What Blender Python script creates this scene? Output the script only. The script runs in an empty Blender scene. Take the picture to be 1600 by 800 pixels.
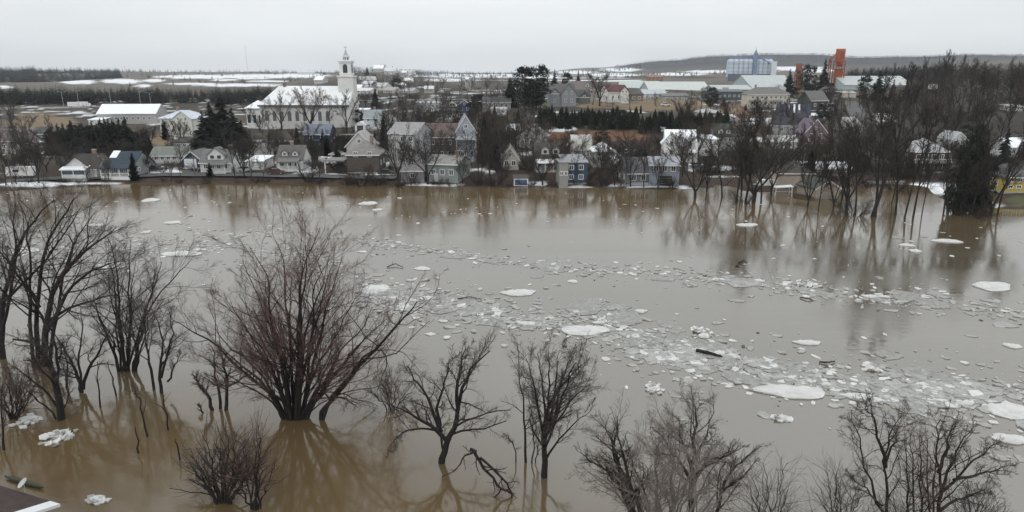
import bpy, math, random
import numpy as np
R = math.radians
S = bpy.context.scene
COL = S.collection
# ------------------------------------------------------------------ camera, sky, sun, exposure
CH, PITCH, F = 27.0, R(14.8), 1081.0
cP, sP = math.cos(PITCH), math.sin(PITCH)
cam_d = bpy.data.cameras.new("camera"); cam = bpy.data.objects.new("camera", cam_d); COL.objects.link(cam)
cam.location = (0, 0, CH); cam.rotation_euler = (math.pi/2-PITCH, 0, 0)
cam_d.sensor_width = 36.0; cam_d.lens = 36.0*F/1600.0; cam_d.clip_start = 0.5; cam_d.clip_end = 40000
S.camera = cam
SUN_EL, SUN_AZ = R(38), R(200)
W = bpy.data.worlds.new("World"); S.world = W; W.use_nodes = True
nt = W.node_tree; nt.nodes.clear()
def N(t, typ, **kw):
    n = t.nodes.new(typ)
    for k, v in kw.items(): setattr(n, k, v)
    return n
out = N(nt, 'ShaderNodeOutputWorld'); bg = N(nt, 'ShaderNodeBackground')
sky = N(nt, 'ShaderNodeTexSky', sky_type='NISHITA', sun_disc=False, sun_elevation=SUN_EL, sun_rotation=SUN_AZ)
hsv = N(nt, 'ShaderNodeHueSaturation'); hsv.inputs['Saturation'].default_value = 0.25
nt.links.new(sky.outputs[0], hsv.inputs['Color'])
tc = N(nt, 'ShaderNodeTexCoord'); mp = N(nt, 'ShaderNodeMapping'); mp.inputs['Scale'].default_value = (1.0, 1.0, 7.0)
nz = N(nt, 'ShaderNodeTexNoise'); nz.inputs['Scale'].default_value = 2.2; nz.inputs['Detail'].default_value = 5
nt.links.new(tc.outputs['Generated'], mp.inputs[0]); nt.links.new(mp.outputs[0], nz.inputs['Vector'])
cr = N(nt, 'ShaderNodeValToRGB')
cr.color_ramp.elements[0].position = 0.3; cr.color_ramp.elements[0].color = (7.4, 7.75, 7.95, 1)
cr.color_ramp.elements[1].position = 0.68; cr.color_ramp.elements[1].color = (8.5, 8.75, 8.85, 1)
nt.links.new(nz.outputs['Fac'], cr.inputs[0])
# overcast decks brighten towards the zenith
sep = N(nt, 'ShaderNodeSeparateXYZ'); nt.links.new(tc.outputs['Generated'], sep.inputs[0])
mr = N(nt, 'ShaderNodeMapRange'); mr.inputs['From Min'].default_value = 0.0; mr.inputs['From Max'].default_value = 0.6
mr.inputs['To Min'].default_value = 1.0; mr.inputs['To Max'].default_value = 1.5
nt.links.new(sep.outputs['Z'], mr.inputs['Value'])
mul = N(nt, 'ShaderNodeVectorMath', operation='SCALE'); nt.links.new(cr.outputs[0], mul.inputs[0]); nt.links.new(mr.outputs[0], mul.inputs['Scale'])
mx = N(nt, 'ShaderNodeMixRGB'); mx.inputs[0].default_value = 0.93
nt.links.new(hsv.outputs[0], mx.inputs[1]); nt.links.new(mul.outputs[0], mx.inputs[2])
nt.links.new(mx.outputs[0], bg.inputs[0]); bg.inputs[1].default_value = 0.1; nt.links.new(bg.outputs[0], out.inputs[0])
sl = bpy.data.lights.new("sun", 'SUN'); so = bpy.data.objects.new("sun", sl); COL.objects.link(so)
sl.energy = 0.5; sl.angle = R(25); sl.color = (1, 0.96, 0.9); so.rotation_euler = (math.pi/2-SUN_EL, 0, math.pi-SUN_AZ)
vs = S.view_settings; vs.view_transform = 'Standard'; vs.look = 'None'; vs.exposure = 0.04; vs.gamma = 1.0; vs.use_curve_mapping = False
try:
    S.cycles.max_bounces = 6; S.cycles.volume_bounces = 1; S.cycles.use_denoising = True
except Exception: pass

HAZE = 0.000065
rng = random.Random(7)
# ------------------------------------------------------------------ terrain: height over (column, distance)
TT = {  # picture column : (distance, height)
 -600: [(60,-3),(150,-2),(160,0.1),(167,1.3),(230,1.6),(300,2.5),(400,3.5),(480,4.8),(560,7),(900,10),(1300,15),(2500,24),(5000,36),(9000,30)],
 0:    [(60,-3),(152,-2),(162,-.1),(169,1.2),(230,1.6),(300,2.5),(400,3.5),(480,4.8),(560,7),(900,10),(1300,15),(2500,24),(5000,36),(9000,30)],
 150:  [(60,-3),(162,-2),(172,-.1),(179,1.2),(240,1.8),(300,2.5),(400,3.5),(480,4.8),(560,7),(900,10),(1300,16),(2500,25),(5000,34),(9000,30)],
 300:  [(60,-3),(165,-2),(175,-.1),(182,1.2),(250,2.0),(340,3),(450,4),(600,7),(900,12),(1500,20),(2500,26),(5000,30),(9000,30)],
 420:  [(60,-3),(164,-2),(174,-.1),(181,1.2),(250,2.2),(330,2.8),(450,4.5),(600,8),(900,13),(1500,21),(2500,26),(5000,28),(9000,28)],
 550:  [(60,-3),(161,-2),(171,-.1),(178,1.2),(250,2.4),(300,3),(400,5.5),(500,12),(600,16),(660,18),(900,27.5),(1200,28),(1500,23),(2500,25),(5000,28),(9000,28)],
 640:  [(60,-3),(160,-2),(169,-.1),(177,1.0),(230,2.2),(280,4.5),(330,6.5),(450,10),(540,13.5),(600,15.5),(680,19),(820,22.5),(900,23.5),(1200,25),(2000,20),(3000,24),(5000,27),(9000,28)],
 740:  [(60,-3),(159,-2),(168,-.1),(175,1.0),(220,2),(260,5),(300,8.2),(400,10),(600,13),(900,15),(1500,19),(3000,25),(5000,28),(9000,28)],
 830:  [(60,-3),(158,-2),(167,-.1),(174,1.0),(232,2.4),(250,4.5),(270,8.5),(310,12),(450,13),(700,15),(1000,16),(2000,20),(3500,26),(6000,30),(9000,30)],
 920:  [(60,-3),(157,-2),(166,-.1),(173,1.0),(235,2.5),(250,4.5),(270,9),(300,11.5),(330,13),(450,14),(700,15),(1000,16),(2000,20),(3500,36),(6000,70),(9000,60)],
 1040: [(60,-3),(156,-2),(164,-.1),(171,.9),(232,2.0),(255,5),(275,8.5),(310,10.5),(360,12),(450,13),(700,14),(1000,17),(2000,24),(3500,75),(5000,110),(9000,90)],
 1120: [(60,-3),(152,-2),(160,-.5),(176,.3),(232,1.4),(265,3.5),(290,7.5),(340,9.5),(450,10.5),(700,14),(1000,19),(2000,28),(3500,100),(4600,132),(9000,100)],
 1200: [(60,-3),(140,-2),(158,-.5),(164,.35),(200,.7),(235,1.5),(262,4),(285,7.5),(330,10),(450,10.5),(700,14),(1000,19),(2000,30),(3500,110),(4600,140),(9000,110)],
 1270: [(60,-3),(140,-1.6),(148,-.3),(153,.5),(200,.9),(235,1.5),(262,4),(285,7.5),(330,10.5),(450,10.5),(700,14),(1000,19),(2000,32),(3500,105),(4600,140),(9000,110)],
 1340: [(60,-3),(130,-2),(160,-.7),(170,.2),(205,1.0),(240,2.5),(275,6),(330,10),(450,11),(700,15),(1000,20),(2000,34),(3500,95),(4600,120),(9000,110)],
 1420: [(60,-3),(130,-2),(166,-.6),(174,.3),(205,1.4),(240,3),(280,7.5),(330,12),(450,14),(700,18),(1000,24),(2000,40),(3500,95),(4600,125),(9000,110)],
 1500: [(60,-3),(130,-2),(140,-.8),(152,.3),(168,1.0),(205,2),(250,5),(300,11.5),(350,17),(450,19.5),(700,22),(1000,30),(2000,48),(3500,105),(4600,138),(9000,110)],
 1600: [(60,-3),(130,-2),(136,-.6),(142,.4),(160,1.5),(205,3.5),(250,7),(300,12),(350,17),(450,20),(700,25),(1000,34),(2000,55),(3500,105),(4600,132),(9000,110)],
 2300: [(60,-3),(130,-2),(136,-.6),(142,.4),(160,1.5),(205,3.5),(250,7),(300,12),(350,17),(450,20),(700,25),(1000,34),(2000,55),(3500,105),(4600,132),(9000,110)],
}
TC = np.array(sorted(TT), float)
LG = np.linspace(math.log(50), math.log(9500), 700)
TZ = np.array([np.interp(LG, [math.log(a) for a, b in TT[int(c)]], [b for a, b in TT[int(c)]]) for c in TC])
def _hash(i, j): 
    v = np.sin(i*127.1+j*311.7)*43758.5453
    return v-np.floor(v)
def vnoise(x, y):
    i = np.floor(x); j = np.floor(y); fx = x-i; fy = y-j
    fx = fx*fx*(3-2*fx); fy = fy*fy*(3-2*fy)
    return (_hash(i, j)*(1-fx)+_hash(i+1, j)*fx)*(1-fy)+(_hash(i, j+1)*(1-fx)+_hash(i+1, j+1)*fx)*fy
def fbm(x, y, o=4):
    s = 0; a = .5
    for k in range(o): s = s+a*vnoise(x*2**k+17*k, y*2**k+31*k); a *= .5
    return s
def hT(x, y):
    x = np.asarray(x, float); y = np.asarray(y, float)
    yy = np.maximum(y, 51.0)
    c = 800+F*x/(yy*cP+22*sP)
    c = np.clip(c, TC[0]+1, TC[-1]-1)
    k = np.clip(np.searchsorted(TC, c)-1, 0, len(TC)-2)
    f = (c-TC[k])/(TC[k+1]-TC[k]); f = f*f*(3-2*f)
    g = np.clip((np.log(yy)-LG[0])/(LG[1]-LG[0]), 0, len(LG)-1.001); gi = g.astype(int); gf = g-gi
    z0 = TZ[k, gi]*(1-gf)+TZ[k, gi+1]*gf; z1 = TZ[k+1, gi]*(1-gf)+TZ[k+1, gi+1]*gf
    z = z0*(1-f)+z1*f
    amp = np.clip((yy-165)*.004, 0, 1.0)+np.clip((yy-900)*.006, 0, 9)+np.clip((yy-750)*.03, 0, 20)*np.clip((560-c)/60, 0, 1)
    sc = np.where(yy < 900, 40.0, 300.0)
    return z+amp*(fbm(x/sc, y/sc, 3)-.45)+.5*(fbm(x/6., y/6., 2)-.38)*(yy > 140)*(yy < 600)
def ray(px, py):
    u = (px-800)/F; v = (400-py)/F
    return u, cP+v*sP, -sP+v*cP
_YS = np.exp(np.linspace(math.log(15), math.log(9300), 5000))
def at(px, py, water=False):
    u, dy, dz = ray(px, py)
    if water: 
        t = -CH/dz; return (u*t, dy*t, 0.0)
    t = _YS/dy; z = CH+dz*t; h = np.maximum(hT(u*t, _YS), -0.0)
    w = np.nonzero(z <= h)[0]
    i = w[0] if len(w) else len(_YS)-1
    return (u*t[i], _YS[i], float(hT(u*t[i], _YS[i])))
def atY(px, py, y):
    u, dy, dz = ray(px, py); t = y/dy
    return (u*t, y, CH+dz*t)
def proj(p):
    d = p[1]*cP+(CH-p[2])*sP
    return 800+F*p[0]/d, 400-F*((p[2]-CH)*cP+p[1]*sP)/d
def mpp(y): return (y*cP+6)/F        # metres for one photo pixel at that distance

# ------------------------------------------------------------------ materials
MC = {}
def mat(name, rgb, rough=.8, var=.18, scale=.9, metal=0.0, bump=0.0, coat=None):
    key = (name,)+tuple(rgb)
    if key in MC: return MC[key]
    m = bpy.data.materials.new(name); m.use_nodes = True; t = m.node_tree; b = t.nodes['Principled BSDF']
    b.inputs['Roughness'].default_value = rough; b.inputs['Metallic'].default_value = metal
    c = N(t, 'ShaderNodeTexCoord'); n = N(t, 'ShaderNodeTexNoise'); n.inputs['Scale'].default_value = scale; n.inputs['Detail'].default_value = 6
    n.inputs['Roughness'].default_value = .65
    t.links.new(c.outputs['Object'], n.inputs['Vector'])
    r = N(t, 'ShaderNodeValToRGB'); e = r.color_ramp.elements
    e[0].position = .3; e[1].position = .7
    e[0].color = tuple(max(0, v*(1-var)) for v in rgb)+(1,); e[1].color = tuple(min(1, v*(1+var)) for v in rgb)+(1,)
    t.links.new(n.outputs['Fac'], r.inputs[0]); t.links.new(r.outputs[0], b.inputs['Base Color'])
    if bump:
        bp = N(t, 'ShaderNodeBump'); bp.inputs['Strength'].default_value = bump; t.links.new(n.outputs['Fac'], bp.inputs['Height']); t.links.new(bp.outputs[0], b.inputs['Normal'])
    MC[key] = m; return m
def siding(rgb, kind='siding'):
    key = (kind,)+tuple(rgb)
    if key in MC: return MC[key]
    m = mat(kind, rgb, .75, .12, .6)
    t = m.node_tree; b = t.nodes['Principled BSDF']
    c = N(t, 'ShaderNodeTexCoord'); w = N(t, 'ShaderNodeTexWave', bands_direction='Z'); w.inputs['Scale'].default_value = 2.2; w.inputs['Distortion'].default_value = .1
    t.links.new(c.outputs['Object'], w.inputs['Vector'])
    bp = N(t, 'ShaderNodeBump'); bp.inputs['Strength'].default_value = .35; bp.inputs['Distance'].default_value = .03
    t.links.new(w.outputs['Fac'], bp.inputs['Height']); t.links.new(bp.outputs[0], b.inputs['Normal'])
    return m
def shingle(rgb): return mat('roof_shingle', rgb, .88, .28, 1.6)
def tin(rgb): return mat('roof_tin', rgb, .45, .14, .5)
WHITE = (.74, .74, .73); SNOW = (.82, .84, .86)
M_SNOW = mat('snow', SNOW, .7, .08, .8, bump=.3)
M_GLASS = mat('window_glass', (.035, .042, .05), .12, .3, 1.0)
M_TRIM = mat('white_trim', (.76, .76, .75), .6, .06)
M_BARK = mat('bark', (.017, .013, .012), .95, .35, 3.0)
M_TWIG = mat('twigs', (.075, .058, .053), .95, .35, .5)
M_TWIGR = mat('red_twigs', (.125, .076, .07), .95, .35, .5)
M_TWIGP = mat('pale_twigs', (.20, .17, .15), .95, .3, .5)
M_BARKF = mat('far_bark', (.028, .024, .022), .95, .3, .7)
M_TWIGF = mat('far_twigs', (.050, .041, .036), .95, .35, .15)
M_TWIGG = mat('grey_twigs', (.085, .077, .073), .95, .35, .15)
M_TWIGB = mat('brown_twigs', (.078, .054, .042), .95, .35, .15)
M_NEED = mat('needles', (.014, .019, .015), .9, .45, .35)
M_NEEDG = mat('green_needles', (.034, .040, .022), .9, .45, .3)
M_RUST = mat('rust_leaves', (.17, .075, .035), .9, .4, .4)
M_CONC = mat('concrete', (.34, .33, .31), .9, .18, .8)
M_ASPH = mat('asphalt', (.085, .083, .082), .9, .3, .25)
M_WOOD = mat('weathered_wood', (.11, .085, .065), .9, .3, 2.0)
M_STEEL = mat('galvanised_steel', (.36, .37, .38), .5, .12, .8)
M_TYRE = mat('tyre_rubber', (.02, .02, .02), .85, .2)
M_ICE = mat('river_ice', (.55, .55, .535), .5, .26, .9, bump=.6)
M_SLUSH = mat('slush', (.24, .235, .22), .45, .4, 1.6, bump=.8)
M_ICEG = mat('grey_ice', (.31, .305, .29), .4, .35, 1.2, bump=.6)

# ------------------------------------------------------------------ mesh helpers
class MB:
    def __init__(s): s.v = []; s.f = []; s.m = []; s.mats = []
    def mi(s, m):
        if m not in s.mats: s.mats.append(m)
        return s.mats.index(m)
    def add(s, vs, fs, m):
        o = len(s.v); k = s.mi(m); s.v += [tuple(map(float, p)) for p in vs]
        for f in fs: s.f.append(tuple(i+o for i in f)); s.m.append(k)
        return s
    def box(s, x0, x1, y0, y1, z0, z1, m):
        v = [(x0,y0,z0),(x1,y0,z0),(x1,y1,z0),(x0,y1,z0),(x0,y0,z1),(x1,y0,z1),(x1,y1,z1),(x0,y1,z1)]
        return s.add(v, [(0,3,2,1),(4,5,6,7),(0,1,5,4),(1,2,6,5),(2,3,7,6),(3,0,4,7)], m)
    def extr(s, prof, a0, a1, axis, m):
        """profile of (across, z) pairs extruded along 'x' or 'y'"""
        n = len(prof)
        if axis == 'x': v = [(a0, p, q) for p, q in prof]+[(a1, p, q) for p, q in prof]
        else: v = [(p, a0, q) for p, q in prof]+[(p, a1, q) for p, q in prof]
        f = [tuple(range(n)), tuple(range(2*n-1, n-1, -1))]+[(i, i+n, (i+1) % n+n, (i+1) % n) for i in range(n)]
        return s.add(v, f, m)
    def tube(s, p, q, r0, r1, m, k=8, cap=True):
        p = np.array(p, float); q = np.array(q, float); d = q-p; d /= max(np.linalg.norm(d), 1e-9)
        a = np.cross(d, (0, 0, 1) if abs(d[2]) < .9 else (1, 0, 0)); a /= np.linalg.norm(a); b = np.cross(d, a)
        v = []
        for c, r in ((p, r0), (q, r1)):
            v += [c+r*(math.cos(2*math.pi*i/k)*a+math.sin(2*math.pi*i/k)*b) for i in range(k)]
        f = [(i, (i+1) % k, (i+1) % k+k, i+k) for i in range(k)]
        if cap: f += [tuple(range(k-1, -1, -1)), tuple(range(k, 2*k))]
        return s.add(v, f, m)
    def lathe(s, prof, m, k=16, c=(0, 0), a0=0.0):
        v = []; f = []; n = len(prof)
        for r, z in prof: v += [(c[0]+r*math.cos(a0+2*math.pi*i/k), c[1]+r*math.sin(a0+2*math.pi*i/k), z) for i in range(k)]
        for j in range(n-1): f += [(j*k+i, j*k+(i+1) % k, (j+1)*k+(i+1) % k, (j+1)*k+i) for i in range(k)]
        f += [tuple(range(k-1, -1, -1)), tuple(range((n-1)*k, n*k))]
        return s.add(v, f, m)
    def build(s, name, parent=None, label=None):
        me = bpy.data.meshes.new(name); me.from_pydata(s.v, [], s.f)
        for m in s.mats: me.materials.append(m)
        me.polygons.foreach_set('material_index', s.m); me.update()
        o = bpy.data.objects.new(name, me); COL.objects.link(o)
        if parent is not None: o.parent = parent
        if label: o['label'] = label
        return o
def npmesh(name, V, Fq, mats, midx=None):
    me = bpy.data.meshes.new(name); k = Fq.shape[1]
    me.vertices.add(len(V)); me.vertices.foreach_set('co', np.asarray(V, np.float32).ravel())
    me.loops.add(Fq.size); me.loops.foreach_set('vertex_index', Fq.astype(np.int32).ravel())
    me.polygons.add(len(Fq)); me.polygons.foreach_set('loop_start', np.arange(0, Fq.size, k, dtype=np.int32))
    for m in mats: me.materials.append(m)
    if midx is not None: me.polygons.foreach_set('material_index', np.asarray(midx, np.int32))
    me.update(calc_edges=True); me.validate()
    return me
def link(name, me, parent=None):
    o = bpy.data.objects.new(name, me); COL.objects.link(o)
    if parent is not None: o.parent = parent
    return o
def tag(o, label=None, cat=None, group=None, kind=None):
    if label: o['label'] = label
    if cat: o['category'] = cat
    if group: o['group'] = group
    if kind: o['kind'] = kind
    return o
def thing(name, label, cat, loc, rz=0, group=None):
    o = bpy.data.objects.new(name, None); COL.objects.link(o); o.location = loc; o.rotation_euler = (0, 0, rz); o.empty_display_size = .5
    return tag(o, label, cat, group)
KIDS = {}
def dup(root, loc, rz=0, sc=(1, 1, 1)):
    r = root.copy(); COL.objects.link(r); r.location = loc; r.rotation_euler = (0, 0, rz); r.scale = sc
    for ch in KIDS.get(root.name, ()):
        c = ch.copy(); COL.objects.link(c); c.parent = r
    return r
# ------------------------------------------------------------------ ground, water, roads
def sstep(a, b, x):
    t = np.clip((x-a)/(b-a), 0, 1); return t*t*(3-2*t)
COVER = [  # photo column, row, half-widths, cover: s snow, t tan grass, r red-brown slope, g green lawn, d dark woods floor, m mown grey
 (60,193,52,14,'t'),(255,220,26,9,'t'),(890,214,70,9,'r'),(960,212,60,8,'r'),(1030,163,70,9,'t'),(1090,168,25,6,'t'),(1150,176,22,12,'r'),(1140,172,14,6,'t'),
 (740,168,16,9,'t'),(790,210,30,16,'d'),(1255,186,26,4,'g'),(865,163,26,5,'g'),(925,162,30,6,'t'),(1030,150,60,4,'m'),
 (40,288,44,4,'s'),(135,287,40,2,'s'),(262,269,22,4,'s'),(215,262,12,4,'s'),(835,287,14,3,'s'),(905,293,22,2.5,'s'),(960,289,25,2.5,'s'),(1000,291,25,2.5,'s'),(1050,291,25,2.2,'s'),(1075,296,20,2.5,'s'),
 (1455,293,55,9,'s'),(1540,321,36,5,'s'),(655,289,22,1.8,'s'),(690,290,30,1.8,'s'),(720,264,10,8,'s'),(610,257,10,4,'s'),(1265,179,30,2,'s'),(520,273,20,2,'s'),(590,274,25,3,'s'),
 (1300,302,30,10,'t'),(1260,300,22,7,'b'),(1215,282,30,4,'m'),(1590,315,20,10,'g'),
 (122,128,26,3.5,'s'),(190,127,28,3.5,'s'),(310,120,60,3,'s'),(400,119,60,3,'s'),(470,118,40,3,'s'),(300,131,40,1.6,'s'),(375,133,60,2.2,'s'),(420,127,30,1.2,'s'),(395,123,24,.9,'s'),(350,125,20,1.3,'s'),(240,126,16,2.4,'s'),(225,134,12,2,'s'),(5,136,14,2,'s'),
 (690,118,60,2.5,'s'),(780,118,60,2.5,'s'),(840,119,30,2,'s'),(700,125,40,2,'s'),(900,113,30,2.5,'s'),(960,117,36,2.5,'s'),(970,109,28,3,'s'),(1060,116,40,2,'s'),(1110,112,36,2,'s'),(1240,107,40,3,'s'),(1270,110,30,3,'s'),
 (1085,121,40,1.5,'d'),(1000,121,30,1.5,'d'),
]
CCOL = {'s': (.80, .82, .84), 't': (.20, .15, .095), 'r': (.165, .088, .055), 'g': (.085, .085, .042), 'd': (.055, .047, .038), 'm': (.12, .105, .085), 'b': (.10, .06, .035)}
nc, nr = 560, 300
cc = np.linspace(-560, 2260, nc); yy = np.exp(np.linspace(math.log(52), math.log(9200), nr))
yy = np.unique(np.concatenate([yy, np.linspace(130, 330, 130)]))
nr = len(yy)
CCg, YYg = np.meshgrid(cc, yy); XXg = (CCg-800)/F*(YYg*cP+22*sP)
ZZg = hT(XXg, YYg)
Dg = YYg*cP+(CH-ZZg)*sP
PX = 800+F*XXg/Dg; PY = 400-F*((ZZg-CH)*cP+YYg*sP)/Dg
nz1 = fbm(XXg/9, YYg/9, 4); nz2 = fbm(XXg/60+5, YYg/60, 4); nz3 = fbm(XXg/260+3, YYg/140, 4)
base = np.zeros(XXg.shape+(3,)); 
mixv = lambda a, b, f: a*(1-f[..., None])+np.array(b)*f[..., None]
base[:] = (.066, .056, .046)
base = mixv(base, (.095, .074, .05), sstep(.44, .62, nz1)*.65)
base = mixv(base, (.042, .036, .031), sstep(.48, .6, nz2)*.85)
base = mixv(base, (.05, .034, .027), sstep(3.2, .0, np.abs(ZZg-.5))*.75*(YYg < 200))
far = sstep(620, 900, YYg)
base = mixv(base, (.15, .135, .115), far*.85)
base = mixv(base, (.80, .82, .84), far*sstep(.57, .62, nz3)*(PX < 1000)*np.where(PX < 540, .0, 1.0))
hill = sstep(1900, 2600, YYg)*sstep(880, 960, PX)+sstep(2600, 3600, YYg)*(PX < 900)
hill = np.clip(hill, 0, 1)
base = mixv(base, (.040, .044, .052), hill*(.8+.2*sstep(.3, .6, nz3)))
base = mixv(base, (.055, .048, .042), sstep(1330, 1420, PX)*sstep(190, 260, YYg)*(YYg < 1900)*.8)
town_snow = sstep(.60, .66, fbm(XXg/11+40, YYg/11, 4))*(YYg > 182)*(YYg < 620)*(PX < 1290)
base = mixv(base, (.74, .76, .78), town_snow*.8)
wob = (nz1-.47)*1.5
for (px, py, rx, ry, k) in COVER:
    d = ((PX-px)/rx)**2+((PY-py)/ry)**2
    w = sstep(1.25, .85, np.sqrt(d)+wob*.8)
    base = mixv(base, CCOL[k], w*(.95 if k != 'm' else .7))
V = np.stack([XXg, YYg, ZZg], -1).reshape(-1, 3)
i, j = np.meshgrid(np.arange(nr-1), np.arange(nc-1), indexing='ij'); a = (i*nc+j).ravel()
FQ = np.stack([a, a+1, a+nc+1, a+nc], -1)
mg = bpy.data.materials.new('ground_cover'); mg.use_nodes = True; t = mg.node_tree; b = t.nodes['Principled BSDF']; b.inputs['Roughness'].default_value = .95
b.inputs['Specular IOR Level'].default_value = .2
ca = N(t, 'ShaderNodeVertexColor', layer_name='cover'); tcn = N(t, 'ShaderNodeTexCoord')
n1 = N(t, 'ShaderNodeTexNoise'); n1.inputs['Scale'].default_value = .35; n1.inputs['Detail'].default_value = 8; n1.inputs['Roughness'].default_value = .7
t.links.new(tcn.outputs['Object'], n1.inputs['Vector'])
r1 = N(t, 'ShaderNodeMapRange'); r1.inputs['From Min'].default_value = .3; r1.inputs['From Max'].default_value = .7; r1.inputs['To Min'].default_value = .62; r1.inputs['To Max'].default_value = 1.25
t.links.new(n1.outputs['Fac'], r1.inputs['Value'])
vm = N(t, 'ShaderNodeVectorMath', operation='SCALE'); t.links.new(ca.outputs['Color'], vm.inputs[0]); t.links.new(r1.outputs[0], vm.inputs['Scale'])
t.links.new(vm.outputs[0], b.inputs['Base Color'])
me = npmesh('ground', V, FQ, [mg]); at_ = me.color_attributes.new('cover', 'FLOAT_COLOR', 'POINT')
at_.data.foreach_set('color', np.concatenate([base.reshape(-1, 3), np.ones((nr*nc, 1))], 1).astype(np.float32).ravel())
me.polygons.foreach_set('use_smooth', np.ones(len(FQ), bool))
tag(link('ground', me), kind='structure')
bed = MB().box(-4000, 4000, -600, 60, -6, -4, M_WOOD).build('river_bed'); bed['kind'] = 'structure'

mw = bpy.data.materials.new('muddy_water'); mw.use_nodes = True; t = mw.node_tree; b = t.nodes['Principled BSDF']
tcn = N(t, 'ShaderNodeTexCoord')
n1 = N(t, 'ShaderNodeTexNoise'); n1.inputs['Scale'].default_value = .035; n1.inputs['Detail'].default_value = 5
t.links.new(tcn.outputs['Object'], n1.inputs['Vector'])
r1 = N(t, 'ShaderNodeValToRGB'); e = r1.color_ramp.elements
e[0].position = .35; e[0].color = (.112, .076, .036, 1); e[1].position = .68; e[1].color = (.128, .092, .050, 1)
t.links.new(n1.outputs['Fac'], r1.inputs[0])
# muddy base stays browner at near trees and far bank, imitating tree reflections
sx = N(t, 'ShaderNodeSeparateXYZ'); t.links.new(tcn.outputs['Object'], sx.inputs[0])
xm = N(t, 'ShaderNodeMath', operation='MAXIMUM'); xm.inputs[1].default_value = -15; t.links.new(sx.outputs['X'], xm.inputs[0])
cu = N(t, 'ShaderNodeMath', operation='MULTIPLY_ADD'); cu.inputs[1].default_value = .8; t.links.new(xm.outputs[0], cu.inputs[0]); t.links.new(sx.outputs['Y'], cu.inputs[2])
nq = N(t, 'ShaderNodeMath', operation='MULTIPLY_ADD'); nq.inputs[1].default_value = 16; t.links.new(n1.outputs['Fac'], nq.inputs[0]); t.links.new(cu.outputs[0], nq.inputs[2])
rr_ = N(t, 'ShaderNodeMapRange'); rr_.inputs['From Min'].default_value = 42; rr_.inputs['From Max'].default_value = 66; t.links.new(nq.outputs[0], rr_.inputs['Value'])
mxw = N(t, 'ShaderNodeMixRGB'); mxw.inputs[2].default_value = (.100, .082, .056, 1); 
rb_ = N(t, 'ShaderNodeMapRange'); rb_.inputs['From Min'].default_value = 140; rb_.inputs['From Max'].default_value = 104; t.links.new(sx.outputs['Y'], rb_.inputs['Value'])  # browner base painted in for the far bank's reflection
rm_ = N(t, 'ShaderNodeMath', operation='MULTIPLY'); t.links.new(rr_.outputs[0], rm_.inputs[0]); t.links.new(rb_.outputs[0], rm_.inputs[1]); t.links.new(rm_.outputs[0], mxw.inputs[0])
ri_ = N(t, 'ShaderNodeMapRange'); ri_.inputs['To Min'].default_value = 1.55; ri_.inputs['To Max'].default_value = 2.45; t.links.new(rm_.outputs[0], ri_.inputs['Value']); t.links.new(ri_.outputs[0], b.inputs['IOR'])   # IOR raised mid-river to imitate sky sheen, lowered where tree reflections are painted
# long slicks of calmer and rougher water lie along the current
mpf = N(t, 'ShaderNodeMapping'); mpf.inputs['Scale'].default_value = (.012, .11, 1); mpf.inputs['Rotation'].default_value = (0, 0, R(14)); t.links.new(tcn.outputs['Object'], mpf.inputs[0])
nf = N(t, 'ShaderNodeTexNoise'); nf.inputs['Scale'].default_value = 1.0; nf.inputs['Detail'].default_value = 6; nf.inputs['Roughness'].default_value = .62; t.links.new(mpf.outputs[0], nf.inputs['Vector'])
rf = N(t, 'ShaderNodeMapRange'); rf.inputs['From Min'].default_value = .35; rf.inputs['From Max'].default_value = .68; rf.inputs['To Min'].default_value = .05; rf.inputs['To Max'].default_value = .20; t.links.new(nf.outputs['Fac'], rf.inputs['Value']); t.links.new(rf.outputs[0], b.inputs['Roughness'])
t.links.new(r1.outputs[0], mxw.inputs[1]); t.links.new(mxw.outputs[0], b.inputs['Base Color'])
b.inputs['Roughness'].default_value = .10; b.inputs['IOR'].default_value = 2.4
mpn = N(t, 'ShaderNodeMapping'); mpn.inputs['Scale'].default_value = (.5, 1.2, 1); mpn.inputs['Rotation'].default_value = (0, 0, R(12))
t.links.new(tcn.outputs['Object'], mpn.inputs[0])
n2 = N(t, 'ShaderNodeTexNoise'); n2.inputs['Scale'].default_value = .9; n2.inputs['Detail'].default_value = 4
t.links.new(mpn.outputs[0], n2.inputs['Vector'])
n3 = N(t, 'ShaderNodeTexNoise'); n3.inputs['Scale'].default_value = .02; n3.inputs['Detail'].default_value = 3
t.links.new(mpn.outputs[0], n3.inputs['Vector'])
r3 = N(t, 'ShaderNodeMapRange'); r3.inputs['From Min'].default_value = .4; r3.inputs['From Max'].default_value = .65; r3.inputs['To Min'].default_value = .02; r3.inputs['To Max'].default_value = .10
t.links.new(n3.outputs['Fac'], r3.inputs['Value'])
bp = N(t, 'ShaderNodeBump'); bp.inputs['Distance'].default_value = .25; t.links.new(r3.outputs[0], bp.inputs['Strength'])
t.links.new(n2.outputs['Fac'], bp.inputs['Height']); t.links.new(bp.outputs[0], b.inputs['Normal'])
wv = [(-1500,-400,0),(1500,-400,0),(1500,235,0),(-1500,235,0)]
MB().add(wv, [(0,1,2,3)], mw).build('river_water')['kind'] = 'structure'

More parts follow.
